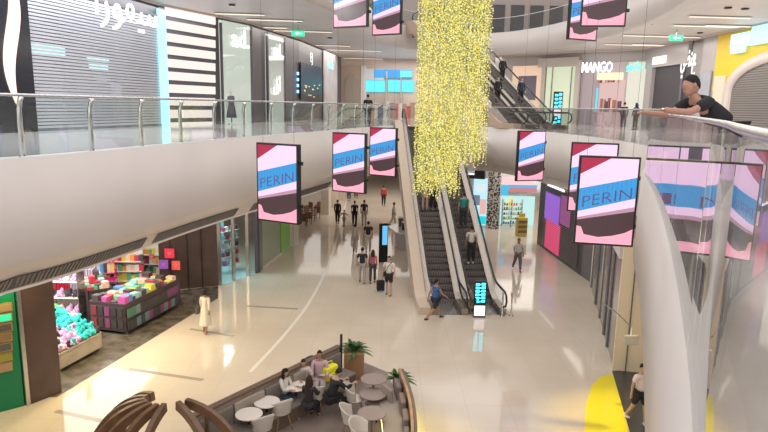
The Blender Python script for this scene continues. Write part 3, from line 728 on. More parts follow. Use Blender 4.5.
# steel stanchions
for px in (502,511):
    p=g(px,316); o=MB().lathe([(.10,0),(.10,.02),(.03,.03),(.03,.95),(.045,.97),(.02,1.0)],12).build('stanchion',steel_m,None,True); o.location=(p[0],p[1],0)
    tag(o,'steel post %s the foot of the right escalator'%('right beside' if px==502 else 'further right of'),'post')
# totem display on the left walkway
p=g(383,262); t=thing('digital_totem','thin black upright totem with a blue screen on the ground walkway','totem',(*p,0),.3)
MB().box(-.24,.24,-.05,.05,0,2.1).build('body',black_m,t,bevel=.01); MB().box(-.08,.2,-.06,-.051,.95,1.98).build('screen',emat('blue_totem',(.12,.45,.85),1.1),t)
# LED totem upstairs
p=aty(556,128,40); t=thing('led_totem','slim upright totem with cyan pattern behind the upper glass railing','totem',(p.x,p.y,L1))
MB().box(-.3,.3,-.06,.06,0,2.3).build('body',black_m,t,bevel=.01)
for i in range(8):
    z=.25+i*.25; mb=MB().box(-.22,-.02,-.07,-.061,z,z+.13).box(.05,.22,-.07,-.061,z+.05,z+.2); 
    if i not in(2,3): mb.build('cyan_symbol',tg,t)
MB().box(-.22,.22,-.07,-.061,.72,1.15).build('white_panel',MT['totem_white'],t)
# ================================================================ GROUND FLOOR, LEFT SHOPS
def gv(x,y,z=0): p=atz(x,y,z); return Vector((p.x,p.y))
def gwall(name,a,b,z0,z1,m,th=.12,off=0): return struct(name,MB().wb(a,b,z0,z1,off,th),m)
G0=gv(-60,425);G1=gv(23,403);G2=gv(57,390)
t=thing('green_shopfront','green shopfront with framed square pictures at the far left','shopfront',(G0.x,G0.y,0))
MB().wb(G0,G1,0,CE0-.02,0,.2).build('wall_panel',M('strong_green',(.0,.20,.075),.35),t,False,True)
FG=Fac([G0,G1]); ps=[(.35,.25,.12),(.05,.42,.25),(.10,.08,.08),(.25,.16,.08),(.1,.1,.1),(.3,.28,.05),(.4,.25,.15)]
cols=[(-6,11),(-26,-9)]
for ci,(c0,c1) in enumerate(cols):
    for i,pc in enumerate(ps):
        pt=301+i*9.8
        mb=MB(); FG.panel(mb,c0,c1,pt,pt+9.2,.2,.04); mb.build('picture_frame',M('gold_frame',(.45,.33,.12),.35,.6),t,False,True)
        mb=MB(); FG.panel(mb,c0+1.5,c1-1.5,pt+1.4,pt+7.8,.24,.02); mb.build('picture',M('pic%d'%i,pc,.4,emit=(0,1,.45) if i==1 else None,es=.5),t,False,True)
gwall('wall_pillar_left',G1,G2,0,CE0,brown_m,.25); gwall('trim_steel_edge',G1-(G2-G1)*.04,G1+(G2-G1)*.07,0,CE0-.01,steel_m,.29)
struct('wall_pillar_side',MB().prism([tuple(G2),(G2.x-.05,G2.y+.1),(G2.x-1.6,G2.y+.3),(G2.x-1.5,G2.y-.1)],0,CE0),brown_m)
# toy store
T1=gv(57,397); T2=gv(197,311.5); BW0=Vector((-10.0,25.0)); BW1=gv(218,286)
struct('store_floor',MB().prism([tuple(T1),tuple(T2),tuple(gv(218,298)),(BW1.x,BW1.y),(-9.9,25),(-13,30.5),(-22,30.5),(-22,15.5),(-10,15.5)],.0,.012),greyst_m)
gwall('wall_brown_store',Vector((-9.75,25.3)),BW1+Vector((0,.05)),0,CE0,brown_m,.15,-.15)
FW=Fac([(-9.75,25.15),(BW1.x,BW1.y-.1)])
mb=MB(); q=FW.P(189,280); 
for px in (172,189,203): 
    q=FW.P(px,285); mb.box(q.x-.02,q.x+.02,q.y-.05,q.y-.005,0,CE0)
struct('trim_wall_joints',mb,black_m)
for px,py,cn,c,sz in ((170,253,'red',(.65,.03,.06),.42),(164,264,'purple',(.22,.07,.35),.40),(176,265,'coral',(.75,.10,.08),.40),(153.5,276,'small pink',(.7,.15,.2),.22),(152,256,'tiny dark red',(.35,.04,.05),.2)):
    q=FW.P(px,py)
    t=thing('wall_picture','%s square heart picture on the dark brown wall'%cn,'picture',(q.x,q.y-.05,q.z))
    MB().box(-sz/2,sz/2,-.03,.0,-sz/2,sz/2).build('canvas',M('canv'+cn,c,.5,emit=c,es=.35),t)
    mb=MB(); hv=[]
    for i in range(16):
        a=2*PI*i/16; hv.append((sz*.018*16*math.sin(a)**3/1.2,-.035,sz*.018*(13*math.cos(a)-5*math.cos(2*a)-2*math.cos(3*a)-math.cos(4*a))/1.2))
    mb.add(hv,[tuple(range(16))]); mb.build('heart_mark',M('hm'+cn,(min(1,c[0]+.2),c[1]+.12,c[2]+.12),.5),t)
gwall('wall_store_back',Vector((-22,29.5)),Vector((-9.8,29.5)),0,CE0,M('store_white',(.72,.70,.68),.5),.1)
gwall('wall_store_left',Vector((-21.5,15)),Vector((-21.5,29.5)),0,CE0,MT['store_white'],.1)
# ---- shelving with books and boxes on the back wall
pal=[(.75,.35,.06),(.70,.62,.10),(.10,.30,.62),(.62,.05,.10),(.75,.72,.68),(.08,.07,.08),(.55,.10,.40),(.12,.50,.30),(.80,.55,.45),(.35,.6,.7)]
pm=[M('goods%d'%i,c,.45) for i,c in enumerate(pal)]
pmd=[M('dark_goods%d'%i,tuple(v*.38+.03 for v in c),.4) for i,c in enumerate(pal)]
cn=['orange','yellow','blue','red','white','black','magenta','green','peach','pale blue']
t=thing('bookshelf','tall white wall shelving full of coloured books at the back of the toy store','shelf',(-13.5,29.3,0))
for k in range(7):
    z=.5+k*.52; MB().box(-17,-9.9,28.95,29.38,z,z+.03).build('shelf_board',MT['store_white'],t,False,True)
for k in range(8): 
    x=-17+k*1.01; MB().box(x,x+.03,28.95,29.38,0,4.15).build('upright',MT['store_white'],t,False,True)
bp={}
nb=0
for k in range(2,7):
    z=.53+k*.52; x=-15.9
    while x<-9.95 and nb<230:
        w=random.uniform(.07,.2); hh=random.uniform(.26,.42); ci=random.randrange(10)
        key=ci
        if ci not in bp:
            b=MB().box(-.5,.5,0,.2,0,1).build('book',pm[ci],None); bp[ci]=b; first=True
        else:
            b=bp[ci].copy(); C.objects.link(b)
        if random.random()<.12: x+=.15
        b.location=(x+w/2,28.98,z); b.scale=(w,1,hh)
        tag(b,'%s book standing on the white shelves at the back of the toy store'%cn[ci],'book','books on the white wall shelves'); nb+=1
        x+=w+.03
# ---- long dark display bin with stacked packs
def goods(name,label,cat,group,mats_,loc,size,rz,shape='box'):
    key=(name,mats_.name,shape)
    if key not in GP:
        mb=MB()
        if shape=='box': mb.box(-.5,.5,-.5,.5,0,1)
        else:
            mb.ell((0,0,.42),(.5,.42,.42),8,6); mb.ell((.28,-.1,.8),(.26,.25,.25),8,5); mb.ell((.2,.05,1.02),(.08,.06,.1),6,4); mb.ell((.42,-.2,1.0),(.08,.06,.1),6,4); mb.ell((-.3,-.35,.2),(.18,.2,.14),6,4); mb.ell((.3,-.38,.2),(.18,.2,.14),6,4)
        o=mb.build(name,mats_,None,shape!='box'); GP[key]=o
    else: o=GP[key].copy(); C.objects.link(o)
    o.location=loc; o.scale=size; o.rotation_euler=(0,0,rz); tag(o,label,cat,group); return o
GP={}
def bin_table(a,b,depth,h,name,label,m,rows,kind,facing=None,slope=0.0,front=None):
    a=Vector(a);b=Vector(b); d=(b-a).normalized(); n=Vector((d.y,-d.x)); rz=math.atan2(d.y,d.x); L=(b-a).length
    t=thing(name,label,'display table',(a.x,a.y,0.012),rz)
    # local: x along, y away (front at y=0)
    MB().box(0,L,0,.04,.12,h).build('front_panel',m,t); MB().box(0,L,depth-.04,depth,.12,h+slope).build('back_panel',m,t)
    for x in (0,L-.04): MB().add([(x,0,.12),(x+.04,0,.12),(x+.04,depth,.12),(x,depth,.12),(x,0,h),(x+.04,0,h),(x+.04,depth,h+slope),(x,depth,h+slope)],[(0,3,2,1),(4,5,6,7),(0,1,5,4),(1,2,6,5),(2,3,7,6),(3,0,4,7)]).build('side_panel',m,t)
    MB().add([(0,0,h-.1),(L,0,h-.1),(L,depth,h-.1+slope),(0,depth,h-.1+slope),(0,0,h-.06),(L,0,h-.06),(L,depth,h-.06+slope),(0,depth,h-.06+slope)],[(0,3,2,1),(4,5,6,7),(0,1,5,4),(1,2,6,5),(2,3,7,6),(3,0,4,7)]).build('tray',m,t)
    for x in (.08,L*.5,L-.12):
        for y in (.06,depth-.1): MB().box(x,x+.05,y,y+.05,0,.12).build('leg',steel_m,t)
    return t,a,d,n,rz,L
dark_rack=M('dark_rack',(.085,.06,.07),.4)
A=gv(122,338); B=gv(181,306)
A=gv(127,336)
t,a,d,n,rz,L=bin_table(A,B,1.5,1.15,'display_bin','long dark wire sided display bin piled with books and packs',dark_rack,0,0)
# packs hung on its front and left side
for i in range(26):
    u=.15+(i%13)*(L-.3)/13; z=.2+(i//13)*.45; ci=random.choice([3,5,9,5,6,5,5,7])
    p=a+d*u+n*.05
    goods('magazine','dark %s magazine in the wire pockets on the front of the dark bin'%cn[ci],'magazine','magazines in the front pockets',pmd[ci],(p.x,p.y,z),(.24,.03,.32),rz)
for i in range(5):
    p=a-n*(.2+i*.27)-d*.03; ci=random.choice([3,5,5,6])
    for z in (.25,.68): goods('magazine','dark %s magazine in the pockets on the short end of the dark bin'%cn[ci],'magazine','magazines on the end of the bin',pmd[ci],(p.x,p.y,z),(.03,.2,.33),rz)
for j in range(4):
    for i in range(16):
        u=.18+i*(L-.3)/16; p=a+d*u-n*(.2+j*.36); ci=random.choice([5,2,9,7,3,5,8,1,9,6,5]); hh=random.uniform(.08,.3)
        goods('toy_pack','%s pack laid on top of the long dark bin'%cn[ci],'toy pack','packs on the long dark bin',pm[ci],(p.x,p.y,1.10),(random.uniform(.18,.27),random.uniform(.22,.32),hh),rz+random.uniform(-.1,.1))
# second bin behind / left
A2=gv(103,326); B2=A2+d*0; 
A3=gv(88,318);B3=gv(108,306)
t2,a2,d2,n2,rz2,L2_=bin_table(gv(90,322),gv(114,318),2.2,1.2,'display_bin','shorter dark display bin left of the long bin, heaped with packs',dark_rack,0,0)
for j in range(5):
    for i in range(5):
        u=.12+i*(L2_-.2)/5; p=a2+d2*u-n2*(.2+j*.42); ci=random.choice([5,4,9,7,1,5,8,3]); hh=random.uniform(.1,.45)
        goods('toy_pack','%s pack heaped on the shorter dark bin'%cn[ci],'toy pack','packs on the shorter dark bin',pm[ci],(p.x,p.y,1.16),(random.uniform(.16,.24),random.uniform(.2,.34),hh),rz2+random.uniform(-.15,.15))
for i in range(8):
    u=.15+(i%4)*(L2_-.2)/4; p=a2+d2*u+n2*.05; ci=random.choice([3,5,8,4,5]); goods('magazine','dark %s magazine in the pockets of the shorter bin'%cn[ci],'magazine','magazines on the shorter bin',pmd[ci],(p.x,p.y,.3+.45*(i//4)),(.2,.03,.32),rz2)
# sloped plush bin near the pillar
cream_w=noisy('cream_laminate',(.50,.42,.32),(.62,.54,.43),2,.35)
PA=gv(60,374); PB=gv(103,350)
t3,a3,d3,n3,rz3,L3=bin_table(PA,PB,1.7,.62,'plush_bin','cream fronted sloping bin full of cyan and pink plush toys',cream_w,0,0,slope=.75)
pc=[M('plush_cyan',(.05,.58,.62),.9),M('plush_pink',(.70,.40,.72),.9),M('plush_dark',(.06,.05,.07),.9),M('plush_white',(.72,.70,.74),.9),M('plush_green',(.25,.55,.15),.9)]
pn=['cyan','pink','dark grey','white','green']
for j in range(7):
    for i in range(15):
        u=.12+i*(L3-.22)/14.2; v=.12+j*.235; f=i/14+.13*(6-j)/6*-1
        ci=1 if f<.42 and j<4 else (0 if j>=2 and f<.95 else random.choice([0,2,4,0,3]))
        if j<2 and f>.5: ci=0 if random.random()<.7 else 2
        if j<3 and f<.25: ci=random.choice([2,1,3,2,1])
        if j>5: ci=random.choice([2,4,0,2])
        if random.random()<.1: ci=random.randrange(5)
        p=a3+d3*u-n3*v; s=random.uniform(.2,.27)
        goods('plush_toy','%s plush toy heaped in the cream sloping bin'%pn[ci],'plush toy','plush toys in the sloping bin',pc[ci],(p.x,p.y,.58+.75*v/1.7+random.uniform(-.02,.05)),(s,s,s*.9),random.uniform(0,6.2),'plush')
# tall plush rack behind the pillar
t4=thing('plush_rack','high rack of pink plush toys behind the brown pillar','rack',(-12.6,20.8,0))
for z in (.5,1.1,1.7,2.3): MB().box(-1.1,1.6,0,.5,z,z+.03).build('shelf_board',MT['store_white'],t4)
for x in (-1.1,1.57): MB().box(x,x+.03,0,.5,0,3.0).build('upright',steel_m,t4)
for z in (.53,1.13,1.73,2.33):
    for i in range(9): 
        ci=random.choice([1,1,1,3,2]); goods('plush_toy','%s plush toy sitting on the rack behind the pillar'%pn[ci],'plush toy','plush toys on the tall rack',pc[ci],(-13.5+i*.29,21.0,z),(.26,.26,.3),random.uniform(-.5,.5),'plush')
# clothes rail with red and pale garments, pink canopy stand
ra=aty(60,296,22.6); 
t5=thing('clothes_rail','steel clothes rail holding red and pale clothes in the toy store','clothes rail',(ra.x,ra.y,0.012),.2)
MB().tube([(-.15,0,0),(-.15,0,1.75),(1.35,0,1.75),(1.35,0,0)],.02,8).build('rail_frame',steel_m,t5,True)
for i in range(15):
    c=(.60,.02,.05) if i<6 else (.55,.52,.62)
    mb=MB(); x=-.1+i*.095
    mb.add([(x,-.2,1.65),(x,.2,1.65),(x,.26,0.9),(x,-.26,0.9),(x+.05,-.18,1.65),(x+.05,.18,1.65),(x+.07,.24,0.9),(x+.07,-.24,0.9)],[(0,1,2,3),(7,6,5,4),(0,4,5,1),(2,6,7,3),(1,5,6,2),(0,3,7,4)])
    mb.tube([(x+.04,0,1.65),(x+.04,0,1.76)],.006,4)
    o=mb.build('hanging_garment',M('garment_red',(.60,.02,.05),.8) if i<6 else M('garment_pale',(.50,.46,.60),.8))
    o.matrix_basis=t5.matrix_basis.copy(); tag(o,('red' if i<6 else 'pale lilac')+' garment hanging on the toy store rail','garment','red garments on the rail' if i<6 else 'pale garments on the rail')
ca=aty(102,283,25.0)
t6=thing('canopy_stand','hot pink awning stand with round cut sides inside the toy store','display stand',(ca.x,ca.y,0.012),.3)
t6.matrix_basis=t6.matrix_basis@Matrix.Scale(.68,4)
mb=MB(); mb.add([(-.9,-.45,2.25),(.9,-.45,2.25),(.9,.45,2.55),(-.9,.45,2.55),(-.9,-.45,2.2),(.9,-.45,2.2),(.9,.45,2.5),(-.9,.45,2.5)],[(0,1,2,3),(7,6,5,4),(0,4,5,1),(1,5,6,2),(2,6,7,3),(3,7,4,0)]); mb.build('canopy',M('hot_pink',(.80,.01,.28),.5),t6)
mb=MB()
for i in range(9): mb.add([(-.9+i*.2,-.46,2.2),(-.7+i*.2,-.46,2.2),(-.73+i*.2,-.46,2.05),(-.8+i*.2,-.46,2.0),(-.87+i*.2,-.46,2.05)],[(0,1,2,3,4)])
mb.build('scalloped_edge',MT['hot_pink'],t6)
for x in (-.85,.82):
    for y in (-.42,.4): MB().box(x,x+.04,y,y+.04,0,2.25).build('leg',MT['hot_pink'],t6)
for z in (.8,1.3): MB().box(-.86,.86,-.42,.42,z,z+.04).build('shelf_board',MT['hot_pink'],t6)
for i in range(8): goods('toy_pack','%s pack on the hot pink awning stand'%cn[(i*3)%10],'toy pack','packs on the pink stand',pm[(i*3)%10],*[( (t6.matrix_basis@Vector((-.7+i*.2,-.2,1.34)))[:] ),(.15,.2,.4),.3])
# free standing mid-store shelves
for qi,(px,py,l) in enumerate(((122,290,2.0),(146,283,1.6))):
    p=aty(px,py,26.2+qi*1.3); t=thing('gondola_shelf','white mid-store shelf unit with %s packs, %s'%(('mixed','nearer the entrance') if qi==0 else ('bright','nearer the back wall')),'shelf',(p.x,p.y,0.012),.1)
    MB().box(-l/2,l/2,0,.05,0,1.7).build('back_panel',MT['store_white'],t)
    for z in (.2,.65,1.1): MB().box(-l/2,l/2,-.35,0,z,z+.03).build('shelf_board',MT['store_white'],t)
    for k,z in enumerate((.23,.68,1.13,1.7)):
        for i in range(11):
            ci=random.choice([5,1,7,4,8,0,5,3]); w=t.matrix_basis@Vector((-l/2+.15+i*l/11,-.17 if k<3 else .02,z)); goods('toy_pack','%s pack on the %s mid-store shelf unit'%(cn[ci],'nearer' if qi==0 else 'further'),'toy pack','packs on mid-store shelf %s'%('one' if qi==0 else 'two'),pm[ci],w[:],(.2,.16,random.uniform(.22,.36)),.18)
# ---- aqua lit glass shop
S0=BW1+Vector((.0,.0)); S1=gv(258,272.5); FS=Fac([S0,S1])
t=thing('glass_shopfront','aqua lit glass shopfront with steel mullions beside the brown wall','shopfront',(S0.x,S0.y,0))
for px in (220,234,248,257): 
    q=FS.P(px,270); MB().box(q.x-.07,q.x+.07,q.y-.09,q.y+.05,0,CE0-.02).build('mullion',steel_m if px<257 else dgrey_m,t,False,True)
for p0,p1 in ((220.5,233.5),(248.5,256)):
    a=FS.P(p0,270);b=FS.P(p1,270); MB().wb(a,b,.05,CE0-.05,0,.015).build('glass_pane',glass,t,False,True)
mb=MB().wb(S0,S1,3.3,3.45,0,.05); mb.build('transom',steel_m,t,False,True)
dS=(S1-S0).normalized(); nS_=Vector((dS.y,-dS.x))
inb=S0-nS_*2.6; inb2=S1-nS_*2.6
gwall('wall_glass_shop_back',inb+dS*-.5,inb2+dS*.3,0,CE0,M('aqua_wall',(.45,.72,.74),.4),.1)
gwall('wall_glass_shop_side',S0+Vector((0,.12)),inb,0,CE0,brown_m,.05,-.05)
struct('glass_shop_floor',MB().prism([tuple(S0),tuple(S1),tuple(inb2),tuple(inb)],.0,.01),M('aqua_floor',(.5,.68,.7),.2))
for i in range(4):
    w=S0+dS*(.5+i*.62)-nS_*1.2
    sh=thing('display_shelf','glass and steel display shelf in the aqua shop, %s from its brown wall'%['first','second','third','fourth'][i],'shelf',(w.x,w.y,0),math.atan2(dS.y,dS.x),'shelves in the aqua shop')
    MB().tube([(-.22,0,0),(-.22,0,2.2)],.015,6).tube([(.22,0,0),(.22,0,2.2)],.015,6).build('frame',steel_m,sh)
    for k in range(5):
        MB().box(-.24,.24,-.15,.15,.4+k*.42,.42+k*.42).build('shelf_board',M('shelf_white',(.7,.75,.76),.3),sh)
        for j in range(2):
            ci=random.choice([5,9,3,6,4]); ww=sh.matrix_basis@Vector((-.11+j*.22,0,.42+k*.42)); goods('gift_box','%s box on the shelves inside the aqua shop'%cn[ci],'box','boxes in the aqua shop',pm[ci],ww[:],(.15,.18,.2),sh.matrix_basis.to_euler().z)
# ---- shutter + green wall, cream cafe
S2=gv(261,269); S3=gv(290,246.5); FS2=Fac([S2,S3])
struct('wall_dark_pier',MB().wb(S1,S2,0,CE0,-.1,.2),dgrey_m)
t=thing('roller_shutter','pale green tinted roller shutter with a bright green side wall on the ground floor','shutter',(S2.x,S2.y,0))
mb=MB(); Sm=S2.lerp(S3,.62)
for i in range(34): mb.wb(S2,Sm,.05+i*.125,.05+i*.125+.1,0,.03)
mb.build('slats',M('slat_green',(.40,.45,.33),.4,.4),t,False,True)
MB().wb(S2,Sm,0,CE0-.03,-.06,.02).build('backing',M('slat_b',(.16,.20,.12),.6),t,False,True)
MB().wb(Sm,S3-(S3-S2).normalized()*.3,0,CE0-.03,-.02,.1).build('side_panel',M('lime_wall',(.22,.52,.07),.4),t,False,True)
MB().wb(S2,Sm,0,.1,.0,.1).build('sill',cream_m,t,False,True)
S4=gv(300,238);S5=gv(330,211);S6=gv(341,196); S7=Vector((-1.2,62))
gwall('wall_cream_pier',S3,S3+(S3-S2).normalized()*.9,0,CE0,cream_m,.25)
gwall('wall_left_far',S3+(S3-S2)*.2,S5,0,CE0,M('warm_wall',(.48,.38,.29),.4),.1,-2.2)
gwall('wall_left_far2',S5,S6,0,CE0,cream_m,.15,-.3); gwall('wall_left_far3',S6,Vector((-3.2,88)),0,CE0,cream_m,.15,-.3)
mb=MB()
for px,py in ((325,214),(334,206),(341,199)):
    q=gv(px,py); mb=MB().box(q.x-.3,q.x+.3,q.y-.3,q.y+.3,0,CE0); o=mb.build('wall_column',cream_m); o['kind']='structure'
gwall('wall_far_ground',Vector((-6,90)),Vector((18,90)),0,CE0,cream_m,.1)
# cafe chairs glimpsed beyond the shutter
bc=None
for i in range(10):
    px=303+(i%4)*4.5+random.random()*2; py=227-(i%4)*3-(i//4)*5; q=gv(px,py)
    if bc is None:
        bc=thing('cafe_chair','brown wooden chair grouped outside the far cream cafe on the left','chair',(q.x,q.y,0),.4,'brown chairs of the far cafe')
        MB().box(-.22,.22,-.22,.22,.43,.47).build('seat',wood_m,bc); MB().box(-.22,.22,.19,.22,.47,.9).build('backrest',M('rust_back',(.22,.09,.05),.5),bc)
        for x in (-.2,.17):
            for y in (-.2,.17): MB().box(x,x+.03,y,y+.03,0,.43).build('leg',wood_m,bc)
    else: dup(bc,(q.x,q.y,0),random.uniform(0,6))
q=gv(308,203,2.5); 
# ================================================================ GROUND FLOOR, RIGHT SHOPS
K0=Vector((9.5,36.3)); K1=gv(581,276)
t=thing('led_storefront','black framed storefront with pink and violet video screens behind a shutter','shopfront',(K0.x,K0.y,0))
FK=Fac([K0,K1]); dK=(K1-K0).normalized()
MB().wb(K0,K1,0,CE0-.02,-.3,.3).build('frame',black_m,t,False,True)
for px0,px1,pyt,pyb,c,nmn in ((545.5,560,194,222,(.35,.12,.75),'violet'),(545.5,560,222,252,(.80,.05,.18),'red'),(561,571,196,226,(.30,.06,.22),'dim purple')):
    mb=MB(); FK.panel(mb,px0,px1,pyt,pyb,.01,.03); mb.build('video_screen',emat('led_'+nmn,c,1.0,True),t,False,True)
mb=MB()
for i in range(34):
    z=.25+i*.105; a=FK.P(544,230);b=FK.P(578,260); mb.wb(a,b,z,z+.03,.06,.02)
mb.build('shutter_slats',M('thin_slat',(.20,.17,.20),.4,.5),t,False,True)
bars(t,FK.P(557,187.5)+Vector((-.06,-.0,0)),math.atan2(dK.y,dK.x),2.8,.2,emat('smallwhite',(.9,.9,.95),1.3),1)
gwall('wall_dark_edge',K1,K1+Vector((.1,-1.0)),0,CE0,dgrey_m,.3,-.3)
# tall glass front right of it
K2=gv(612.5,366)
FR=Fac([K1+Vector((.1,-1.0)),K2]); a0=K1+Vector((.1,-1.0))
gwall('wall_right_front',a0,K2,0,CE0,M('grey_glass_wall',(.23,.21,.20),.12),.1,-.1)
struct('wall_right_recess',MB().wb(a0,K2,3.6,CE0,.0,.1),white_m)
mb=MB()
for px in (585,590,596,601,607,611.5):
    q=FR.P(px,300); mb=MB().box(q.x-.06,q.x+.0,q.y-.10,q.y+.04,0,CE0); o=mb.build('trim_mullion',dgrey_m if px not in(590,601) else steel_m); o['kind']='structure'
# cream lit lift lobby wall and dark floor strip
Q0=gv(613,371); Q1=gv(652,374)
struct('wall_lift_lobby',MB().wb(Q0+Vector((0,.05)),Q1,0,CE0,-.1,.1),M('lobby_cream',(.74,.62,.44),.35))
q=gv(625,372); struct('trim_lobby_joint',MB().box(q.x-.015,q.x+.015,q.y-.03,q.y+.0,0,CE0),dgrey_m)
D=[g(612,371),g(632,440),g(660,440),g(655,371)]
struct('lobby_floor',MB().prism(D,0,.012),M('dark_granite',(.055,.055,.05),.25))
# two flood lamps on brackets
def flood(p,rz,lab):
    t=thing('flood_lamp',lab,'lamp',p,rz)
    MB().box(-.2,.2,-.05,.05,-.14,.14).build('lamp_head',M('lamp_grey',(.42,.40,.38),.4),t,bevel=.02)
    MB().box(-.17,.17,-.056,-.05,-.11,.11).build('lens',M('lens_grey',(.5,.47,.43),.2),t)
    MB().tube([(.0,.05,.0),(.2,.4,.22),(.3,1.4,.25),(.3,2.35,.25)],.02,6).build('bracket',steel_m,t)
p=aty(631,340,15.6); flood((p.x,p.y,p.z),.1,'grey flood lamp on a bracket in front of the cream lit wall')
# ---- bright shops facing the hall
R0_=gv(484,226); R1_=gv(540,240)
FQ=Fac([(6.9,41.6),(9.6,41.6)])
struct('wall_right_hall',MB().wb((5.5,42.6),(10.2,42.6),0,CE0,0,.1),M('hall_wall',(.55,.52,.5),.4))
t=thing('shop_interior','bright cyan shop entrance under a striped fascia at the back right','shopfront',(8.0,42.3,0))
mb=MB(); FQ2=Fac([(5.5,42.4),(10.2,42.4)])
mb=MB(); FQ2.panel(mb,499,534,196,229,.0,.05,0,0); mb.build('lit_back',emat('pale_cyan',(.50,.82,.80),.9,True),t,False,True)
mb=MB(); FQ2.panel(mb,500,533,176.5,184,.3,.2); mb.build('fascia',emat('warm_stripe',(.95,.62,.62),.9),t,False,True)
mb=MB(); FQ2.panel(mb,500,535,184,189,.3,.22); mb.build('blue_stripe',emat('fascia_blue',(.12,.40,.72),.9),t,False,True)
mb=MB(); FQ2.panel(mb,508,535,187,191,.3,.25); mb.build('red_stripe',emat('fascia_red',(.62,.22,.25),.8),t,False,True)
mb=MB(); FQ2.panel(mb,499,506,184,194,.55,.2); mb.build('blue_corner',emat('corner_blue',(.05,.5,.75),.9),t,False,True)
mb=MB(); FQ2.panel(mb,506,514,198,207,.1,.05); mb.build('yellow_poster',emat('yel_post',(.8,.8,.35),.9),t,False,True)
# white shelf with small goods
q=gv(512,226); ws=thing('display_shelf','white curved shelf unit of small goods at the bright shop entrance','shelf',(q.x,q.y,0))
for k in range(5): MB().box(-.75,.65,-.25,.25,.15+k*.33,.18+k*.33).build('shelf_board',MT['store_white'],ws)
for x in (-.75,-.1,.62): MB().box(x,x+.03,-.2,.25,0,1.9).build('upright',MT['store_white'],ws)
for k in range(5):
    for i in range(8):
        ci=random.choice([5,5,4,3,1,7]); goods('small_pack','%s item on the white curved shelf unit'%cn[ci],'item','items on the white shelf unit',pm[ci],(q.x-.62+i*.165,q.y-.1,.18+k*.33),(.09,.12,random.uniform(.12,.24)),0)
q=gv(521,236); ys=thing('yellow_stand','yellow product stand in front of the bright shop','display stand',(q.x,q.y,0),.1)
MB().box(-.33,.33,-.2,.25,0,1.25).build('body',M('stand_yellow',(.55,.43,.10),.4),ys,bevel=.02)
for k in range(3): MB().box(-.29,.29,-.26,-.2,.25+k*.32,.42+k*.32).build('shelf_row',M('stand_dark',(.16,.10,.04),.5),ys)
MB().box(-.2,.2,.0,.06,1.25,1.5).build('header_card',M('stand_header',(.62,.40,.06),.4),ys)
# patterned pillar and big screens left of it
q0=gv(487,227);q1=gv(499,228)
struct('wall_patterned_pillar',MB().wb(q0,q1,0,CE0,0,.5),noisy('speckled_black_white',(.03,.03,.03),(.62,.60,.58),9,.3,1,lo=.47,hi=.53))
t=thing('window_display','shop window with cyan and white product photos beside the escalator','shop window',(4.9,42.4,0))
FZ=Fac([(5.0,42.0),(q0.x,q0.y)])
mb=MB(); FZ.panel(mb,473,487,178,226,.0,.05,0,.1); mb.build('lit_back',emat('window_cyan',(.50,.80,.88),.95,True),t,False,True)
for px0,px1,a_,b_,c in ((477,486,184,192,(.75,.8,.85)),(474,480,195,205,(.15,.2,.3)),(480,486,199,214,(.8,.45,.4)),(476,486,216,224,(.0,.65,.8))):
    mb=MB(); FZ.panel(mb,px0,px1,a_,b_,.06,.02); mb.build('product_photo',emat('ph%d'%px0,c,.9),t,False,True)
mb=MB(); FZ.panel(mb,462,486,163,178,.05,.4); mb.build('sign_box',black_m,t,False,True)
bars(t,FZ.P(471.5,171)+Vector((0,-.5,0)),0,.8,.24,MT['smallwhite'],2)
# ticket / coffee kiosk on the walkway
q=gv(408,250); t=thing('white_kiosk','white service kiosk with dark machines left of the escalators','kiosk',(q.x-.25,q.y+.2,0),.05)
MB().box(-.35,.35,-.3,.3,0,.95).build('counter',M('kiosk_grey',(.45,.42,.40),.3),t,bevel=.02)
MB().prism([(-.85,1.4),(-.5,-.1),(-.2,-.4),(.5,-.4),(.6,1.6),(.3,2.4),(-.4,2.4)],.95,1.05).build('worktop',M('kiosk_white',(.72,.68,.66),.2),t)
MB().box(-.1,.3,.3,.95,1.05,1.5).build('machine',black_m,t,bevel=.02); MB().box(-.2,.35,1.4,2.0,1.05,1.55).build('machine',M('machine_dark',(.08,.07,.08),.4),t,bevel=.02)
MB().box(-.5,.5,.6,2.2,0,.95).build('cabinet',MT['kiosk_white'],t)
# ================================================================ CAFE
cf_out=[g(189,417,1.1),g(205,409,1.1),g(280,376,1.1),g(340,345,1.1)]
A0=Vector(cf_out[0]); A1=Vector(cf_out[3])
dA=(A1-A0).normalized(); A0=Vector(g(194,414,1.1)); nA=Vector((dA.y,-dA.x)); rzA=math.atan2(dA.y,dA.x); LA=(A1-A0).length
RB=[Vector(g(x,y,1.05)) for x,y in ((401,368),(408,385),(413,405),(415,432))]; RB.append(Vector((RB[-1].x-.15,RB[-1].y-1.6)))
struct('cafe_floor',MB().prism([tuple(A0),tuple(A1),(-.9,18.6),(.2,17.6)]+[tuple(p) for p in RB]+[(-.2,8.5),(-6,8.5)],0,.012),taupe_floor)
t=thing('banquette','long beige upholstered banquette with a dark top rail on the far side of the cafe','bench',(A0.x,A0.y,0.012),rzA)
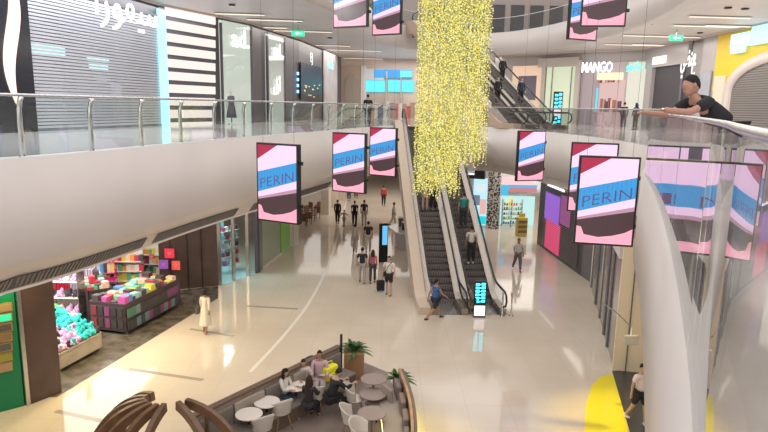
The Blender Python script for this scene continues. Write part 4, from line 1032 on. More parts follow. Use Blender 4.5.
# local x along, y<0 is the cafe side
MB().box(0,LA,-.06,.06,0,1.02).build('back_wall',noisy('cafe_wood',(.26,.20,.15),(.33,.26,.20),3,.5),t)
MB().box(-.02,LA,-.09,.09,1.02,1.08).build('top_rail',M('rail_brown',(.14,.09,.065),.35),t,bevel=.01)
nC=max(3,round(LA/1.16))
for i in range(nC):
    x=.05+i*(LA-.1)/nC; MB().box(x,x+(LA-.1)/nC-.05,-.17,-.06,.42,.93).build('back_cushion',beige_fab if i%2 else grey_fab,t,bevel=.03)
MB().box(.1,LA-.1,-.72,-.06,.0,.36).build('seat_base',M('seat_base',(.16,.115,.085),.5),t)
MB().box(.1,LA-.1,-.76,-.17,.36,.46).build('seat_cushion',grey_fab,t,bevel=.03)
MB().box(LA-.05,LA+.0,-.12,-.06,0,1.45).build('end_post',black_m,t)
q=Vector(g(205,409,1.1)); o=MB().box(-.04,.04,-.04,.04,0,1.25).build('metal_post',steel_m); o.location=(q.x+.09,q.y-.17,0.012); tag(o,'short grey metal post standing at the left part of the cafe banquette','post')
# patterned pillow
pat=noisy('black_white_pattern',(.05,.04,.05),(.60,.56,.52),14,.8,0,lo=.49,hi=.51)
q=atz(231,409,.66); o=MB().box(-.26,.26,-.07,.07,-.25,.25).build('cushion',pat,None,bevel=.06); o.location=(q.x,q.y+.02,.72); o.rotation_euler=(-.25,0,rzA); tag(o,'square black and white patterned cushion on the banquette','cushion')
# yellow bag
q=atz(330,362,1.0); yb=thing('shopping_bag','bright yellow bag on the banquette behind the man in pink','bag',(q.x,q.y-.02,.47+.012),rzA)
MB().box(-.24,.24,-.12,.12,0,.42).build('body',M('bag_yellow',(.80,.78,.01),.5),yb,bevel=.05); MB().tube([(-.1,0,.42),(-.08,0,.55),(.08,0,.55),(.1,0,.42)],.012,6).build('handle',MT['bag_yellow'],yb)
# right curved bench
t=thing('curved_bench','curved grey bench with wooden top rail on the right side of the cafe','bench',(RB[0].x,RB[0].y,0.012))
rp=smooth([tuple(p) for p in RB],2)
def ribbon(pts,o0,o1,z0,z1):
    a=offs(pts,o0);b=offs(pts,o1);k=len(pts); mb=MB()
    vs=[(p[0],p[1],z0) for p in a]+[(p[0],p[1],z1) for p in a]+[(p[0],p[1],z0) for p in b]+[(p[0],p[1],z1) for p in b]
    fs=[]
    for j in range(k-1): fs+=[(j,j+1,j+1+k,j+k),(j+2*k,j+3*k,j+1+3*k,j+1+2*k),(j+k,j+k+1,j+3*k+1,j+3*k),(j,j+2*k,j+2*k+1,j+1)]
    fs+=[(0,k,3*k,2*k),(k-1,3*k-1,4*k-1,2*k-1)]
    return mb.add(vs,fs)
# path runs towards the camera: right-hand side is the cafe (west)
ribbon(rp,-.05,.05,.012,.98).build('back_wall',MT['cafe_wood'],t,False,True)
ribbon(rp,-.07,-.0,.98,1.03).build('top_rail',MT['rail_brown'],t,False,True); ribbon(rp,.01,.08,.98,1.05).build('top_rail',oak_m,t,False,True)
ribbon(rp,.1,.66,.012,.38).build('seat_base',MT['seat_base'],t,False,True)
ribbon(rp,.10,.70,.38,.47).build('seat_cushion',M('bench_grey',(.36,.31,.27),.8),t,False,True)
n=5
S=along(rp,.5,3.9,n)
for q,d in S:
    nn=Vector((d.y,-d.x)); c=q+nn*.17
    m1=MB().box(-.28,.28,-.07,.07,.47,.88).build('back_cushion',M('cushion_taupe',(.22,.17,.155),.9),t,bevel=.04)
    m1.matrix_basis=t.matrix_basis.inverted()@Matrix.Translation((c.x,c.y,0))@Matrix.Rotation(math.atan2(d.y,d.x),4,'Z')
ye=ribbon(rp,-.13,-.09,.05,.09).build('glow_strip',emat('yellow_glow',(1,.85,.05),14,True),t,False,True)
ye=ribbon(rp,.7,.72,.25,.29).build('glow_strip',emat('warm_glow_strip',(1,.75,.3),2.5,True),t,False,True)
# round tables
def round_table(p,r,h,topm,lab,grp=None):
    t=thing('round_table',lab,'table',(p[0],p[1],0.012),0,grp)
    MB().lathe([(r*.97,h-.03),(r,h-.022),(r,h-.006),(r*.985,h)],28).build('tabletop',topm,t,False)
    MB().lathe([(.03,.03),(.03,h-.03)],10).build('pedestal',black_m if topm is not taupe_m else taupe_m,t,True)
    MB().lathe([(.22,0),(.21,.015),(.04,.03)],18).build('base',black_m if topm is not taupe_m else taupe_m,t,True)
    return t
wt=M('white_tabletop',(.78,.72,.66),.3)
for px,py,r,h,mm,lab in ((249,414,.33,.74,wt,'small round white table beside the patterned cushion'),(267,402,.33,.74,wt,'small round white table between the cushion and the long haired woman'),
    (296,386,.33,.74,wt,'small round white table in front of the seated group, mostly hidden by them'),
    (373.5,379,.36,.74,taupe_m,'round taupe table furthest back on the right of the cafe'),(373,394,.36,.60,taupe_m,'middle round taupe table beside the curved bench'),(372,413,.36,.74,taupe_m,'round taupe table nearest the bottom edge by the curved bench'),(405-80,372,.26,.7,wt,'small white table beside the man in pink')):
    p=atz(px,py,h); round_table((p.x,p.y),r,h,mm,lab)
def shell_chair(loc,rz,lab,first=[None]):
    if first[0] is None:
        t=thing('shell_chair',lab,'chair',loc,rz,'off white shell chairs in the cafe')
        mb=MB(); vs=[];N=14;K=7
        for i in range(K):          # bucket: seat pan rising into the back
            f=i/(K-1)
            for j in range(N+1):
                a=PI*(-.08+1.16*j/N); rr=.20+.06*f
                x=rr*1.12*math.cos(a); y=rr*math.sin(a)*1.0+.02+f*.05
                zt=.30+.16*math.sin(max(0,min(PI,a)))**1.2
                vs.append((x,y,.45+f*zt))
        fs=[(i*(N+1)+j,i*(N+1)+j+1,(i+1)*(N+1)+j+1,(i+1)*(N+1)+j) for i in range(K-1) for j in range(N)]
        o=mb.add(vs,fs).build('backrest',shell_m,t,True); sd=o.modifiers.new('t','SOLIDIFY'); sd.thickness=.018
        MB().lathe([(.05,.42),(.20,.43),(.235,.45),(.22,.475),(.05,.47)],20,(0,.0),0,1.05,1.0).build('seat',shell_m,t,True)
        for sx in (-1,1):
            for sy in (-1,1): MB().tube([(sx*.12,sy*.12,.43),(sx*.22,sy*.22,0)],[.016,.011],8).build('leg',oak_m,t,True)
        first[0]=t; return t
    return dup(first[0],loc,rz,lab)
chairs=[(314,398,'white shell chair holding the woman in the dark jacket',200),(341,388,'white shell chair holding the man in black beside the planter',150),
 (281,412,'white shell chair right of the two white tables, turned away',215),(262,428,'white shell chair cut by the bottom edge below the white tables',215),
 (355,399,'white shell chair on the left of the furthest taupe table',95),(352,421,'white shell chair on the left of the nearest taupe table',95),(362,438,'white shell chair cropped by the bottom edge beside the nearest taupe table',60),(335,377,'white shell chair seating the man in the pink shirt',10)]
for px,py,lab,rz in chairs[:7]:
    p=atz(px,py,.45); shell_chair((p.x,p.y,.012),math.radians(rz),lab)
# brown square chairs by the taupe tables
def lounge_chair(p,rz,lab):
    t=thing('lounge_chair',lab,'chair',(p[0],p[1],.012),rz)
    MB().box(-.25,.25,-.25,.25,.30,.44).build('seat',M('lounge_taupe',(.33,.26,.23),.7),t,bevel=.03); MB().box(-.25,.25,.2,.27,.44,.82).build('backrest',MT['lounge_taupe'],t,bevel=.03)
    for x in (-.22,.19):
        for y in (-.22,.19): MB().box(x,x+.03,y,y+.03,0,.3).build('leg',black_m,t)
p=g(379.5,402,.45); lounge_chair(p,math.radians(-60),'taupe square chair beside the furthest taupe table')
# planters
def planter(p,kind,lab,sc=1):
    t=thing('potted_plant',lab,'potted plant',(p[0],p[1],.012),.1)
    if kind=='box': 
        MB().box(-.3,.3,-.3,.3,0,.78).box(-.31,.31,-.31,.31,.76,.8).build('planter_box',M('planter_oak',(.40,.22,.12),.5),t,bevel=.01); top=.76
    else: MB().lathe([(.13,0),(.16,.05),(.17,.5),(.15,.55)],16).build('pot',M('pot_grey',(.24,.20,.18),.6),t,True); top=.52
    MB().lathe([(.26 if kind=='box' else .14,top),(.05,top+.05)],12).build('soil',M('soil',(.03,.02,.015),.9),t)
    rnd=random.Random(3); mb=MB()
    N=34 if kind=='box' else 30
    for i in range(N):
        a=i*2.4+rnd.uniform(-.3,.3); el=rnd.uniform(.25,1.35); L=rnd.uniform(.42,.7)*sc; w=rnd.uniform(.055,.09)
        d=Vector((math.cos(a)*math.cos(el),math.sin(a)*math.cos(el),math.sin(el))); s=d.cross(Vector((0,0,1))).normalized(); pts=[]
        base=Vector((math.cos(a)*.05,math.sin(a)*.05,top+.02)); K=6
        for k in range(K+1):
            f=k/K; c=base+d*L*f+Vector((0,0,-.45*L*f*f)); ww=w*math.sin(PI*(.08+.92*f))**.8
            pts+= [c-s*ww,c+Vector((0,0,-.01)),c+s*ww]
        mb.add(pts,[(k*3,k*3+1,k*3+4,k*3+3) for k in range(K)]+[(k*3+1,k*3+2,k*3+5,k*3+4) for k in range(K)])
    mb.build('foliage',leaf_m,t,True)
p=g(353.5,375); planter(p,'box','leafy green plant in a square oak planter at the far end of the banquette')
p=g(398,392); p=(RB[0].x-.05,RB[0].y+.3); planter(p,'pot','spiky green plant in a grey pot at the top of the curved bench',.85)
# wooden rib pavilion, bottom left
PC=atz(171,403,2.25)
t=thing('wooden_rib_booth','dark walnut booth of curved wooden ribs around a lit counter at the bottom left','booth',(PC.x,PC.y,.012))
MB().lathe([(1.0,0),(1.0,.86),(1.07,.88),(1.07,.94),(.95,.95)],40).build('counter',wood_m,t,False)
MB().lathe([(1.05,.945),(1.05,.965)],40).build('countertop',M('gold_top',(.55,.35,.12),.3),t)
MB().lathe([(.9,.975),(.9,.99)],36).build('light_disc',emat('gold_light',(1,.62,.16),1.3,True),t)
for i,(deg,zs,r0) in enumerate(((150,.97,.42),(168,.98,.40),(186,.99,.36),(204,1,.3),(222,1,.24),(242,1,.18),(264,1,.12),(318,1,.12),(345,1,.2))):
    a=math.radians(deg); ca_,sa_=math.cos(a),math.sin(a); path=[]
    for k in range(15):
        f=k/14; th_=math.radians(4)+f*(PI/2-math.radians(4)); r=r0+(1.75-r0)*math.sin(th_)**.9; path.append((ca_*r,sa_*r,2.3*zs*math.cos(th_)**.8 if k<14 else 0))
    mb=MB(); vs=[]; tn=Vector((-sa_,ca_,0))*.05
    for k,p in enumerate(path):
        p=Vector(p); q0=Vector(path[max(k-1,0)]);q1=Vector(path[min(k+1,14)]); dd=(q1-q0).normalized(); nn=tn.normalized().cross(dd)*.09
        vs+=[p-tn-nn,p+tn-nn,p+tn+nn,p-tn+nn]
    fs=[(k*4+j,k*4+(j+1)%4,(k+1)*4+(j+1)%4,(k+1)*4+j) for k in range(14) for j in range(4)]+[(3,2,1,0),(56,57,58,59)]
    mb.add(vs,fs).build('rib',wood_m,t)
# steel floor inlay strips
inl=M('inlay_grey',(.36,.31,.27),.25)
for i,(pa,pb) in enumerate((((56,411),(112,423)),((129,369),(203,380)),((190,329),(234,336)),((247,306),(298,309)),((205,341),(262,346)) )[:4]):
    a=gv(*pa);b=gv(*pb); struct('trim_floor_inlay',MB().wb(a,b,.0,.004,-.08,.16),inl)
cv=[g(x,y) for x,y in ((250,372),(285,335),(312,300),(330,262),(338,235),(343,215),(348,195))]
struct('trim_floor_curve',ribbon(smooth(cv,2),-.06,.06,0,.003),M('pale_strip',(.78,.74,.68),.2))  # thin pale curved strip on the floor
# pool of yellow light at the right, painted as a flat floor patch
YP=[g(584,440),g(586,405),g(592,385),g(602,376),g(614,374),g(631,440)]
struct('trim_painted_glow',MB().prism(YP,0,.005),M('painted_yellow_pool',(.80,.68,.03),.15))
# ================================================================ PEOPLE
def skin_mesh(name,V,E_,Rd,mats,sub=1,root=0):
    me=bpy.data.meshes.new(name); me.from_pydata([tuple(v) for v in V],E_,[])
    o=bpy.data.objects.new(name,me); C.objects.link(o)
    md=o.modifiers.new('skin','SKIN'); md.use_smooth_shade=True; md.branch_smoothing=.6
    for i,r in enumerate(Rd):
        sv=me.skin_vertices[0].data[i]; sv.radius=(r,r) if not isinstance(r,tuple) else r; sv.use_root=(i==root)
    sb=o.modifiers.new('s','SUBSURF'); sb.levels=sub; sb.render_levels=sub
    dg=bpy.context.evaluated_depsgraph_get(); m2=bpy.data.meshes.new_from_object(o.evaluated_get(dg))
    bpy.data.objects.remove(o); bpy.data.meshes.remove(me); m2.name=name
    return m2
def join_mesh(name,me,mb,mats):
    bm=bmesh.new(); bm.from_mesh(me)
    for f in bm.faces: f.material_index=0
    base=len(bm.verts); vs=[bm.verts.new(v) for v in mb.v]
    for f,mi in zip(mb.f,mb.m):
        try: nf=bm.faces.new([vs[i] for i in f]); nf.material_index=mi; nf.smooth=True
        except ValueError: pass
    bm.to_mesh(me); bm.free(); me.materials.clear()
    for m_ in mats: me.materials.append(m_)
    return me
def cloth(c,rough=.85): return M('cloth_%.2f_%.2f_%.2f'%c,c,rough)
def skinm(c): return M('skin_%.2f'%c[0],c,.5)
SK=(.50,.30,.20); SK2=(.36,.20,.13); BLK=(.018,.018,.022); HAIR=(.012,.009,.008)
def dirv(a,side=0.0):   # a: 0 = straight down, 90 = forward (-y); side lifts outward (+x)
    a=math.radians(a); s=math.radians(side); return Vector((math.sin(s),-math.sin(a)*math.cos(s),-math.cos(a)*math.cos(s)))
def person(loc,rz,label,top=BLK,bottom=BLK,h=1.74,legs=((12,4),(-14,18)),arms=((10,12),(-12,10)),lean=0.0,skin=SK,hair=HAIR,hairlen=0,sleeve=.55,shorts=False,dress=None,female=False,sit=False,shoes=(.03,.03,.03),bag=None,head=(0,0),armside=(7,7),hijab=None,fat=1.0,group=None,fwd=0.0,twist=0.0):
    """faces -y before rz; legs/arms: (swing, bend) for left(+x) and right(-x)"""
    s=h/1.75; t=thing('person',label,'person',loc,rz,group)
    w=.86 if female else 1.0
    pz=.95 if not sit else .54
    # drop pelvis so that the lower foot touches
    hipx=.09; TL,SL=.43,.43
    P0=Vector((0,0,0)); J={}
    def leg(sx,sw,bd):
        hip=P0+Vector((sx*hipx,0,-.03)); k=hip+dirv(sw,sx*2)*TL; a=k+dirv(sw-bd,0)*SL; return hip,k,a
    LG=[leg(1,*legs[0]),leg(-1,*legs[1])]
    low=min(LG[0][2].z,LG[1][2].z); up=Vector((0,0,-low+.075)) if not sit else Vector((0,0,pz))
    LG=[[p+up for p in q] for q in LG]; P=P0+up
    L=math.radians(lean); ub=Vector((0,-math.sin(L),math.cos(L)))
    fx=Vector((math.cos(math.radians(twist)),-math.sin(math.radians(twist)),0))
    W=P+ub*.16; Ch=P+ub*.37; Nb=P+ub*.52; Nk=P+ub*.58
    hl=math.radians(lean*.6+head[0]); hu=Vector((math.sin(math.radians(head[1]))*.5,-math.sin(hl),math.cos(hl))).normalized()
    Hd=Nk+hu*.115+Vector((0,-.015,0))
    SH=[];
    for i,sx in enumerate((1,-1)):
        sh=P+ub*.475+fx*(sx*.185*w); ag=arms[i][0]; sd=armside[i]*sx
        el=sh+dirv(ag,sd)*.285; fo=dirv(ag+arms[i][1],sd*(-.8 if arms[i][1]>40 else .4)); wr=el+fo*.25; hd=wr+fo*.07
        SH.append((sh,el,wr,hd,fo))
    V=[P,W,Ch,Nb,Nk,Nk+hu*.05]; Rr=[.11*fat,.10*fat*w,.115*w*fat,.06,.048,.05]; E_=[(0,1),(1,2),(2,3),(3,4),(4,5)]
    for (hp,k,a) in LG:
        b=len(V); ft=a+Vector((0,-.13,-.045)); V+=[hp,k,a,ft]; Rr+=[.085*w,.060,.042,.03]; E_+=[(0,b),(b,b+1),(b+1,b+2),(b+2,b+3)]
    for (sh,el,wr,hd,fo) in SH:
        b=len(V); V+=[sh,el,wr,hd]; Rr+=[.046*w,.040*w,.030,.036*w]; E_+=[(3,b),(b,b+1),(b+1,b+2),(b+2,b+3)]
    V=[v*s for v in V]; Rr=[r*s for r in Rr]
    sk=skinm(skin); body=skin_mesh('body',V,E_,Rr,[sk],1,0)
    mb=MB(); Rm=Matrix.Identity(3); 
    qrot=Vector((0,0,1)).rotation_difference(hu).to_matrix()
    yaw=Matrix.Rotation(math.radians(head[1]),3,'Z'); Rm=qrot@yaw
    hc=Hd*s
    def hp_(x,y,z): return hc+Rm@Vector((x,y,z))*s
    mb.ell(hc,(.073*s,.092*s,.112*s),12,9,0,Rm)
    mb.ell(hp_(0,-.03,-.055),(.052*s,.058*s,.058*s),8,6,0,Rm)          # jaw
    mb.add([hp_(0,-.083,.012),hp_(-.014,-.086,-.022),hp_(.014,-.086,-.022),hp_(0,-.112,-.02)],[(0,1,3),(0,3,2),(1,2,3)],0)   # nose
    for sx in (-1,1):
        mb.ell(hp_(sx*.074,.005,-.005),(.012*s,.02*s,.03*s),6,5,0,Rm); mb.ell(hp_(sx*.028,-.083,.012),(.012*s,.008*s,.007*s),6,4,1,Rm)
    mb.ell(hp_(0,-.086,-.052),(.024*s,.008*s,.006*s),6,4,2,Rm)
    for (sh,el,wr,hd,fo) in SH:        # fingers and thumb
        sd=fo.cross(Vector((0,0,1))); sd=sd.normalized() if sd.length>.1 else Vector((1,0,0)); up2=sd.cross(fo)
        for k in range(4):
            o_=hd*s+sd*((k-1.5)*.019*s)+fo*.02*s; ln=(.055,.066,.062,.048)[k]*s; cu=-up2 if fo.z<-.3 else Vector((0,0,-1))
            mb.tube([o_-fo*.02*s,o_+fo*ln*.5,o_+fo*ln*.9+cu*ln*.25],[.0105*s,.009*s,.007*s],5,0)
        o_=hd*s-fo*.02*s+sd*.03*s; mb.tube([o_-sd*.01*s,o_+sd*.022*s+fo*.03*s,o_+sd*.025*s+fo*.06*s],[.012*s,.010*s,.008*s],5,0)
    join_mesh('body',body,mb,[sk,M('eye_dark',(.01,.008,.008),.3),M('lip',(.35,.13,.11),.5)])
    bo=bpy.data.objects.new('body',body); C.objects.link(bo); bo.parent=t
    def cl(name,V,E_,R_,c):
        me=skin_mesh(name,[v*s for v in V],E_,[r*s for r in R_],None,1,0); me.materials.clear(); me.materials.append(cloth(c))
        o=bpy.data.objects.new(name,me); C.objects.link(o); o.parent=t; return o
    # shirt
    V=[P+ub*.0,W,Ch,P+ub*.455,Nb-ub*.0]; Rr=[.150*fat*(.95 if female else 1),.145*fat*w,.160*w*fat,.135*w,.075]; E_=[(0,1),(1,2),(2,3),(3,4)]
    for (sh,el,wr,hd,fo) in SH:
        b=len(V); V.append(sh); Rr.append(.082*w); E_.append((3,b))
        if sleeve<=.6: V.append(sh.lerp(el,sleeve/.6*.8)); Rr.append(.064*w); E_.append((b,b+1))
        else: V+= [el,el.lerp(wr,.85)]; Rr+=[.062*w,.050*w]; E_+=[(b,b+1),(b+1,b+2)]
    cl('shirt' if not dress else 'bodice',V,E_,Rr,dress or top)
    if dress:
        mbd=MB(); rings=[(P+ub*.14,.14,.12),(P,.17,.14),(P-Vector((0,0,.25)),.19,.17),(P-Vector((0,0,.50)),.22,.2),(P-Vector((0,0,.62)),.235,.215)]
        vs=[]
        for c_,rx,ry in rings:
            for j in range(16):
                a=2*PI*j/16; k=1+.05*math.sin(4*a); vs.append((c_+Vector((rx*k*math.cos(a),ry*k*math.sin(a),0)))*s)
        mbd.add(vs,[(i*16+j,i*16+(j+1)%16,(i+1)*16+(j+1)%16,(i+1)*16+j) for i in range(4) for j in range(16)])
        mbd.build('skirt',cloth(dress),t,True)
    else:
        V=[P+Vector((0,0,.03))]; Rr=[.142*fat]; E_=[]
        for (hp,k,a) in LG:
            b=len(V); V.append(hp); Rr.append(.112*w); E_.append((0,b))
            if shorts: V.append(hp.lerp(k,.9)); Rr.append(.098); E_.append((b,b+1))
            else: V+=[k,a+(k-a)*.08]; Rr+=[.086*w,.064]; E_+=[(b,b+1),(b+1,b+2)]
        cl('shorts' if shorts else 'trousers',V,E_,Rr,bottom)
    for (hp,k,a) in LG:
        f0=(a+Vector((0,.02,-.04)))*s
        m2=MB(); m2.ell(f0+Vector((0,-.055,0))*s,(.043*s,.13*s,.04*s),8,6); m2.tube([f0+Vector((0,.01,0))*s,f0+Vector((0,.005,.05))*s],.042*s,8)
        m2.build('shoe',M('shoe_%.2f'%shoes[0],shoes,.5),t,True)
    # hair
    hc_=cloth(hair) if not hijab else cloth(hijab)
    m3=MB(); vs=[];n_=14;K=7
    for i in range(K+1):
        for j in range(n_):
            a=2*PI*j/n_; back=(math.sin(a)+1)/2        # +y is the back
            ph=(PI*.33+PI*.33*back)*i/K
            vs.append(hp_(.079*math.sin(ph)*math.cos(a),.008+.096*math.sin(ph)*math.sin(a),.004+.120*math.cos(ph)))
    m3.add(vs,[(i*n_+j,(i+1)*n_+j,(i+1)*n_+(j+1)%n_,i*n_+(j+1)%n_) for i in range(K) for j in range(n_)]+[tuple(K*n_+j for j in range(n_))])
    if hairlen or hijab:
        Lh=hairlen or .28; vs=[];m_=9
        for k in range(6):
            f=k/5
            for j in range(m_):
                a=PI*(-.12+1.24*j/(m_-1)); rr=.088*(1+.25*math.sin(PI*f)); p_=hp_(rr*math.cos(a),.02+(rr+.01)*math.sin(a),.04); vs.append(p_+Vector((0,.02*f,-Lh*f))*s)
        for k in range(6):
            f=k/5
            for j in range(m_):
                a=PI*(-.12+1.24*j/(m_-1)); rr=.06; p_=hp_(rr*math.cos(a),.01+rr*math.sin(a),.04); vs.append(p_+Vector((0,.02*f,-Lh*f))*s)
        q=6*m_
        m3.add(vs,[(k*m_+j,k*m_+j+1,(k+1)*m_+j+1,(k+1)*m_+j) for k in range(5) for j in range(m_-1)]+[(q+k*m_+j,q+(k+1)*m_+j,q+(k+1)*m_+j+1,q+k*m_+j+1) for k in range(5) for j in range(m_-1)]+[(5*m_+j,5*m_+j+1,q+5*m_+j+1,q+5*m_+j) for j in range(m_-1)])
    m3.build('headscarf' if hijab else 'hair',hc_,t,True)
    if bag:
        kind,bc=bag; hnd=SH[0]
        if kind=='shoulder':
            b=(SH[0][0]+Vector((.13,.03,-.5)))*s; m4=MB(); m4.box(b.x-.05,b.x+.05,b.y-.14,b.y+.14,b.z-.14,b.z+.1); o=m4.build('handbag',cloth(bc,.5),t,bevel=.03)
            sp=SH[0][0]*s; MB().tube([b+Vector((0,-.1,.1)),sp+Vector((.02,-.03,.06)),sp+Vector((.02,.03,.06)),b+Vector((0,.1,.1))],.008,5).build('bag_strap',cloth(bc,.5),t)
        elif kind=='cross':
            b=(P+Vector((-.17,-.02,-.0)))*s; MB().box(b.x-.06,b.x+.06,b.y-.1,b.y+.1,b.z-.1,b.z+.1).build('satchel',cloth(bc,.5),t,bevel=.02)
            MB().tube([P*s+Vector((-.15,-.1,.05)),Ch*s+Vector((-.02,-.16,0)),SH[0][0]*s+Vector((-.05,-.03,.07)),Ch*s+Vector((.0,.15,0)),P*s+Vector((-.15,.1,.05))],.014,6).build('bag_strap',cloth(bc,.5),t)
        elif kind=='pack':
            b=Ch*s+Vector((0,.17,-.03)); MB().box(b.x-.14,b.x+.14,b.y-.07,b.y+.08,b.z-.22,b.z+.18).build('backpack',cloth(bc,.6),t,bevel=.05)
    return t
def at_g(px,py,z=0): p=atz(px,py,z); return (p.x,p.y,z)
R_=math.radians; W_=(.70,.66,.62)
person(at_g(206,333),R_(170),'woman in a long cream dress with a shoulder bag, walking near the brown wall',dress=(.72,.66,.56),h=1.62,female=True,hairlen=.12,skin=SK2,hair=(.02,.012,.01),bag=('shoulder',(.10,.09,.09)),sleeve=.9,legs=((6,4),(-10,10)),shoes=(.35,.22,.15))
person(at_g(362,283),R_(182),'person in a dark navy shirt and grey trousers walking away beside a woman in rose',top=(.02,.022,.035),bottom=(.38,.33,.29),h=1.72,legs=((14,4),(-10,14)))
person(at_g(372.5,283),R_(178),'woman in a long rose top and dark leggings walking away, seen from behind',top=(.42,.12,.16),bottom=(.05,.04,.06),h=1.6,female=True,hairlen=.3,hair=(.04,.015,.01),sleeve=.9,legs=((-10,10),(10,4)))
person(at_g(388.5,295),R_(-10),'man in a white T-shirt and black shorts with a crossbody strap',top=W_,bottom=BLK,h=1.76,shorts=True,legs=((8,3),(-6,6)),bag=('cross',BLK),fat=1.12,armside=(14,14))
sc_=Vector(at_g(380.5,291)); t=thing('suitcase','small black wheeled bag beside the man in black shorts','suitcase',(sc_.x,sc_.y,0),.3)
MB().box(-.17,.17,-.12,.12,.05,.5).build('body',cloth((.02,.02,.022)),t,bevel=.04); MB().tube([(-.1,0,.5),(-.1,0,.85),(.1,0,.85),(.1,0,.5)],.012,6).build('handle',steel_m,t)
for sx in (-.12,.12): MB().lathe([(.03,0),(.03,.05)],8,(sx,0)).build('wheel',black_m,t)
person(at_g(435,320),R_(125),'man in a blue tank top and dark shorts walking past the escalator foot',top=(.04,.12,.35),bottom=(.02,.022,.04),h=1.74,shorts=True,sleeve=.1,legs=((32,10),(-30,22)),arms=((-28,15),(30,25)),skin=SK2)
person(at_g(517,271),R_(5),'man in a white shirt and grey trousers walking towards the escalators',top=(.55,.52,.52),bottom=(.14,.13,.14),h=1.72,legs=((16,6),(-18,24)),arms=((-16,30),(20,40)),sleeve=.5,skin=SK2,armside=(14,14))
person(at_g(337.5,224),R_(175),'person in black walking with a child far down the left walkway',h=1.72,sleeve=.9)
person(at_g(344,227),R_(160),'child in a pale outfit skipping beside the adult in black',top=(.38,.35,.36),bottom=(.30,.27,.26),h=1.22,legs=((28,12),(-26,20)),arms=((-35,20),(40,20)),armside=(30,30))
person(at_g(354.5,226),R_(180),'person in black walking away, left one of a close pair',h=1.76,legs=((9,4),(-9,8)))
person(at_g(364,225),R_(184),'person in a black shirt and light trousers, right one of a close pair',bottom=(.40,.36,.32),h=1.76,legs=((-8,9),(9,4)))
person(at_g(355,252),R_(176),'person in a loose pale grey top and trousers walking away on the walkway',top=(.48,.43,.38),bottom=(.42,.37,.32),h=1.64,sleeve=.9,female=True,legs=((12,4),(-14,14)),hairlen=.06)
person(at_g(368,252),R_(182),'man in a dark navy shirt and cream trousers walking next to the pale grey figure',top=(.02,.022,.04),bottom=(.52,.45,.38),h=1.78,legs=((-10,10),(12,4)))
person(at_g(383.5,206),R_(178),'person in a red and black jacket far away down the corridor',top=(.50,.05,.05),bottom=(.03,.02,.03),h=1.7,sleeve=.9)
person(at_g(349,201),R_(180),'person in dark clothes half hidden by the hanging screen, far left corridor',bottom=(.06,.05,.06),h=1.75)
person(at_g(356,198),R_(180),'person in dark trousers below the middle hanging screen, far corridor',bottom=(.03,.03,.04),h=1.75)
person(at_g(393.5,226),R_(90),'person in a white top standing at the white kiosk',top=W_,bottom=(.5,.47,.44),h=1.66,skin=SK2)
def yy_for(E,rz,py,x=0,base=0.0,rise=L1):
    best=None
    for i in range(130):
        yy=1.2+i*.1; w_=Vector(on_esc(E,rz,yy,rise,x,base))-CAM; y_=216-FPX*w_.dot(_U)/w_.dot(_F)
        if best is None or abs(y_-py)<best[0]: best=(abs(y_-py),yy)
    return best[1]
# escalator riders
person(on_esc(E1,eb,yy_for(E1,eb,214),x=-.2),R_(180),'woman in a pink top riding up the left escalator',top=(.55,.30,.30),bottom=(.45,.30,.28),h=1.64,female=True,hairlen=.2,legs=((0,0),(0,0)))
person(on_esc(E1,eb,yy_for(E1,eb,211),x=.25),R_(170),'person in black riding up the left escalator beside the pink top',h=1.74,sleeve=.9,legs=((0,0),(0,0)))
person(on_esc(E2,eb,yy_for(E2,eb,228),x=.0),R_(180),'person in a teal shirt riding up the right escalator',top=(.02,.25,.24),bottom=(.03,.035,.05),h=1.74,legs=((0,0),(0,0)))
person(on_esc(E2,eb,yy_for(E2,eb,262),x=.0),R_(184),'man in a white shirt and black trousers riding lower on the right escalator',top=(.58,.55,.52),bottom=(.015,.015,.018),h=1.76,sleeve=.5,legs=((0,0),(0,0)),shoes=(.6,.6,.6),skin=SK2)
RU=L2-L1
for k,(px,py,lab,kw) in enumerate(((521,78,'person in dark blue riding the upper escalator, lower of the two silhouettes',dict(top=(.03,.035,.07))),(502.5,62,'person in black higher up on the upper escalator',dict()))):
    best=min((abs(aty(px,py,0.1+0*yy).x*0+ ((lambda P_:(384+FPX*((P_-CAM).dot(_R))/((P_-CAM).dot(_F)))-px)(Vector(on_esc(U1,eu,yy,RU,0,L1))+Vector((0,0,1))))),yy) for yy in [1.2+.1*i for i in range(125)])
    person(on_esc(U1,eu,best[1],RU,0,L1),R_(0)+eu,lab,legs=((0,0),(0,0)),sleeve=.9,**kw)
best=min((abs((lambda P_:(384+FPX*((P_-CAM).dot(_R))/((P_-CAM).dot(_F)))-498)(Vector(on_esc(U2,eu,yy,RU,0,L1))+Vector((0,0,1)))),yy) for yy in [1.2+.1*i for i in range(125)])
person(on_esc(U2,eu,best[1],RU,0,L1),eu,'person in black carrying bags on the upper escalator nearest the light curtain',legs=((0,0),(0,0)),sleeve=.9)
# upper gallery people
p=aty(366,97,37.5); person((-1.0,33.4,L1),R_(200),'person in a black shirt standing at the railing of the left gallery',h=1.74,legs=((0,0),(0,0)))
p=aty(625,103,38); person((p.x,p.y,L1),R_(150),'person in black at the pink store, left of two heads above the railing',h=1.66,sleeve=.9,legs=((0,0),(0,0)))
p=aty(637,103,38); person((p.x,p.y,L1),R_(200),'person in black with covered hair, right of two heads above the railing',h=1.64,sleeve=.9,legs=((0,0),(0,0)),hijab=(.02,.02,.02),female=True)
p=aty(286,116,0.1)
# leaning man
q=aty(728,112,7.2)
person((q.x,q.y,L1),R_(-80),'man in a black T-shirt leaning over the near glass railing, looking down',h=1.8,lean=54,legs=((-6,0),(-14,6)),arms=((64,30),(56,38)),head=(-24,-8),sleeve=.5,skin=(.46,.25,.18),armside=(4,0),fat=1.05)
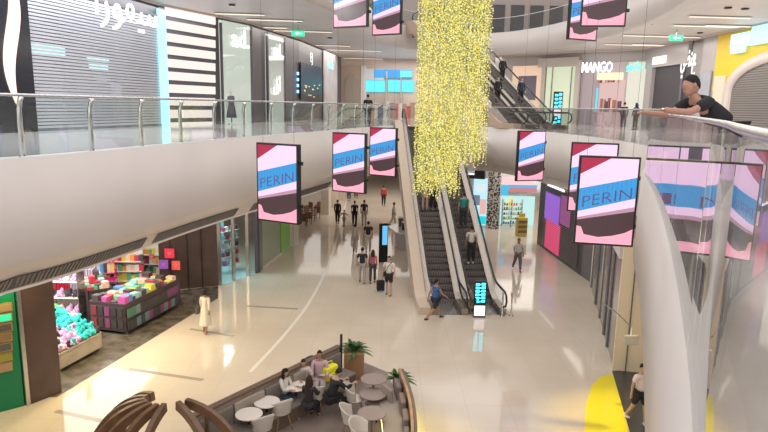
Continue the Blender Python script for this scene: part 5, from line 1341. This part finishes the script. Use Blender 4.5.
# person behind the fin near the lift
q=at_g(637,424); person((q[0],q[1],.012),R_(20),'person in a white and coral top with black shorts by the lift lobby',top=(.72,.60,.56),bottom=BLK,h=1.7,shorts=True,legs=((16,8),(-14,18)),shoes=(.7,.7,.7))
# cafe guests
def seat(px,py,z): p=atz(px,py,z); return p
q=seat(284,375,1.08); person((q.x,q.y,.012),R_(60),'long haired woman in a white top and jeans on the banquette',top=(.66,.62,.58),bottom=(.06,.09,.15),h=1.66,female=True,sit=True,hairlen=.46,sleeve=.95,legs=((80,78),(88,82)),arms=((25,75),(30,75)),head=(20,0),shoes=(.6,.58,.55))
q=seat(303,364,1.08); person((q.x,q.y,.012),R_(25),'person in a white shirt with short dark hair on the banquette',top=(.62,.58,.54),bottom=(.10,.09,.09),h=1.6,sit=True,sleeve=.5,legs=((84,82),(88,86)),arms=((30,70),(30,70)),head=(12,0))
q=seat(319.5,360,1.1); person((q.x,q.y+.02,.012),R_(5),'man in a pink shirt with dark glasses facing the camera in the cafe',top=(.55,.38,.42),bottom=(.50,.42,.42),h=1.78,sit=True,sleeve=.9,legs=((80,70),(84,78)),arms=((25,55),(28,60)),fat=1.1,skin=SK2)
q=seat(309,390,.9); person((q.x,q.y,.012),R_(165),'woman in a dark jacket with long dark hair seen from behind in a white chair',top=(.035,.028,.03),bottom=(.03,.03,.035),h=1.66,female=True,sit=True,hairlen=.4,sleeve=.95,legs=((84,80),(80,78)),arms=((30,60),(30,60)),hair=(.035,.018,.013),head=(8,0))
q=seat(331,384,.95); person((q.x,q.y,.012),R_(130),'man in black leaning over the cafe table beside the planter',h=1.76,sit=True,sleeve=.9,lean=18,legs=((84,84),(78,72)),arms=((40,60),(44,60)),head=(18,0))
q=seat(310,353,1.05); o=MB().box(-.2,.2,-.12,.12,0,.46).build('backpack',cloth((.02,.02,.03)),None,bevel=.08); o.location=(q.x,q.y-.02,.48); o.rotation_euler=(0,0,rzA); tag(o,'black backpack standing on the banquette behind the white shirted person','bag')
# ================================================================ LIGHTS
def area(loc,sx,sy,e,col=(1,.94,.86),rot=(0,0,0),nm='soffit_light'):
    l=bpy.data.lights.new(nm,'AREA'); l.shape='RECTANGLE'; l.size=sx; l.size_y=sy; l.energy=e; l.color=col
    o=bpy.data.objects.new(nm,l); C.objects.link(o); o.location=loc; o.rotation_euler=rot; return o
area((-11,22,12.6),4,22,1300,(.93,.95,1)); area((-6,46,12.6),4,20,700,rot=(0,0,-.2))
area((15.5,30,12.6),5,30,1500,(1,.9,.82)); area((6,57,12.6),14,5,700)
area((3,50,4.2),20,14,900,(1,.95,.9)); area((10.5,40,4.2),6,8,300)
area((12,24,4.2),5,12,300); 
area((-13,22,4.2),5,9,500,(1,.95,.92)); area((-8.2,28,4.2),1.5,2.5,160,(.6,.95,1))
area((-8.9,17.2,4.2),.25,7,300,(1,.80,.36),rot=(0,0,-.22)); area((-12,18,4.22),3,5,260,(1,.95,.9)); area((7.0,16.2,4.2),.8,.8,0.1)
def spot(loc,tgt,e,col,ang,blend=.5):
    l=bpy.data.lights.new('unseen_spot','SPOT'); l.energy=e; l.color=col; l.spot_size=ang; l.spot_blend=blend; l.shadow_soft_size=.15
    o=bpy.data.objects.new('unseen_spot',l); C.objects.link(o); o.location=loc; o.rotation_euler=(Vector(tgt)-Vector(loc)).to_track_quat('-Z','Y').to_euler()
spot((6.5,14.5,12),(6.6,14.4,0),3600,(1,.74,.10),.46,.8)
spot((2.0,14,12),(1.4,13.6,0),1500,(1,.72,.15),.3,.9)
for yy in (22,30,38): spot((-4.2+(yy-22)*.17,yy,12.5),(8.5,yy-1,6),1300,(1,.97,.95),.9,.9)  # unseen spots added along the top slab edge to brighten the right fascia
w=bpy.data.worlds.new('world'); bpy.context.scene.world=w; w.use_nodes=True
w.node_tree.nodes['Background'].inputs[0].default_value=(1,.95,.92,1); w.node_tree.nodes['Background'].inputs[1].default_value=1.38
sc=bpy.context.scene
sc.view_settings.view_transform='Standard'; sc.view_settings.look='None'; sc.view_settings.gamma=1; sc.view_settings.use_curve_mapping=False
sc.view_settings.exposure=0.2
sc.cycles.use_denoising=True
sc.cycles.max_bounces=6; sc.cycles.transparent_max_bounces=24; sc.cycles.glossy_bounces=3; sc.cycles.diffuse_bounces=4
sc.cycles.sample_clamp_indirect=6
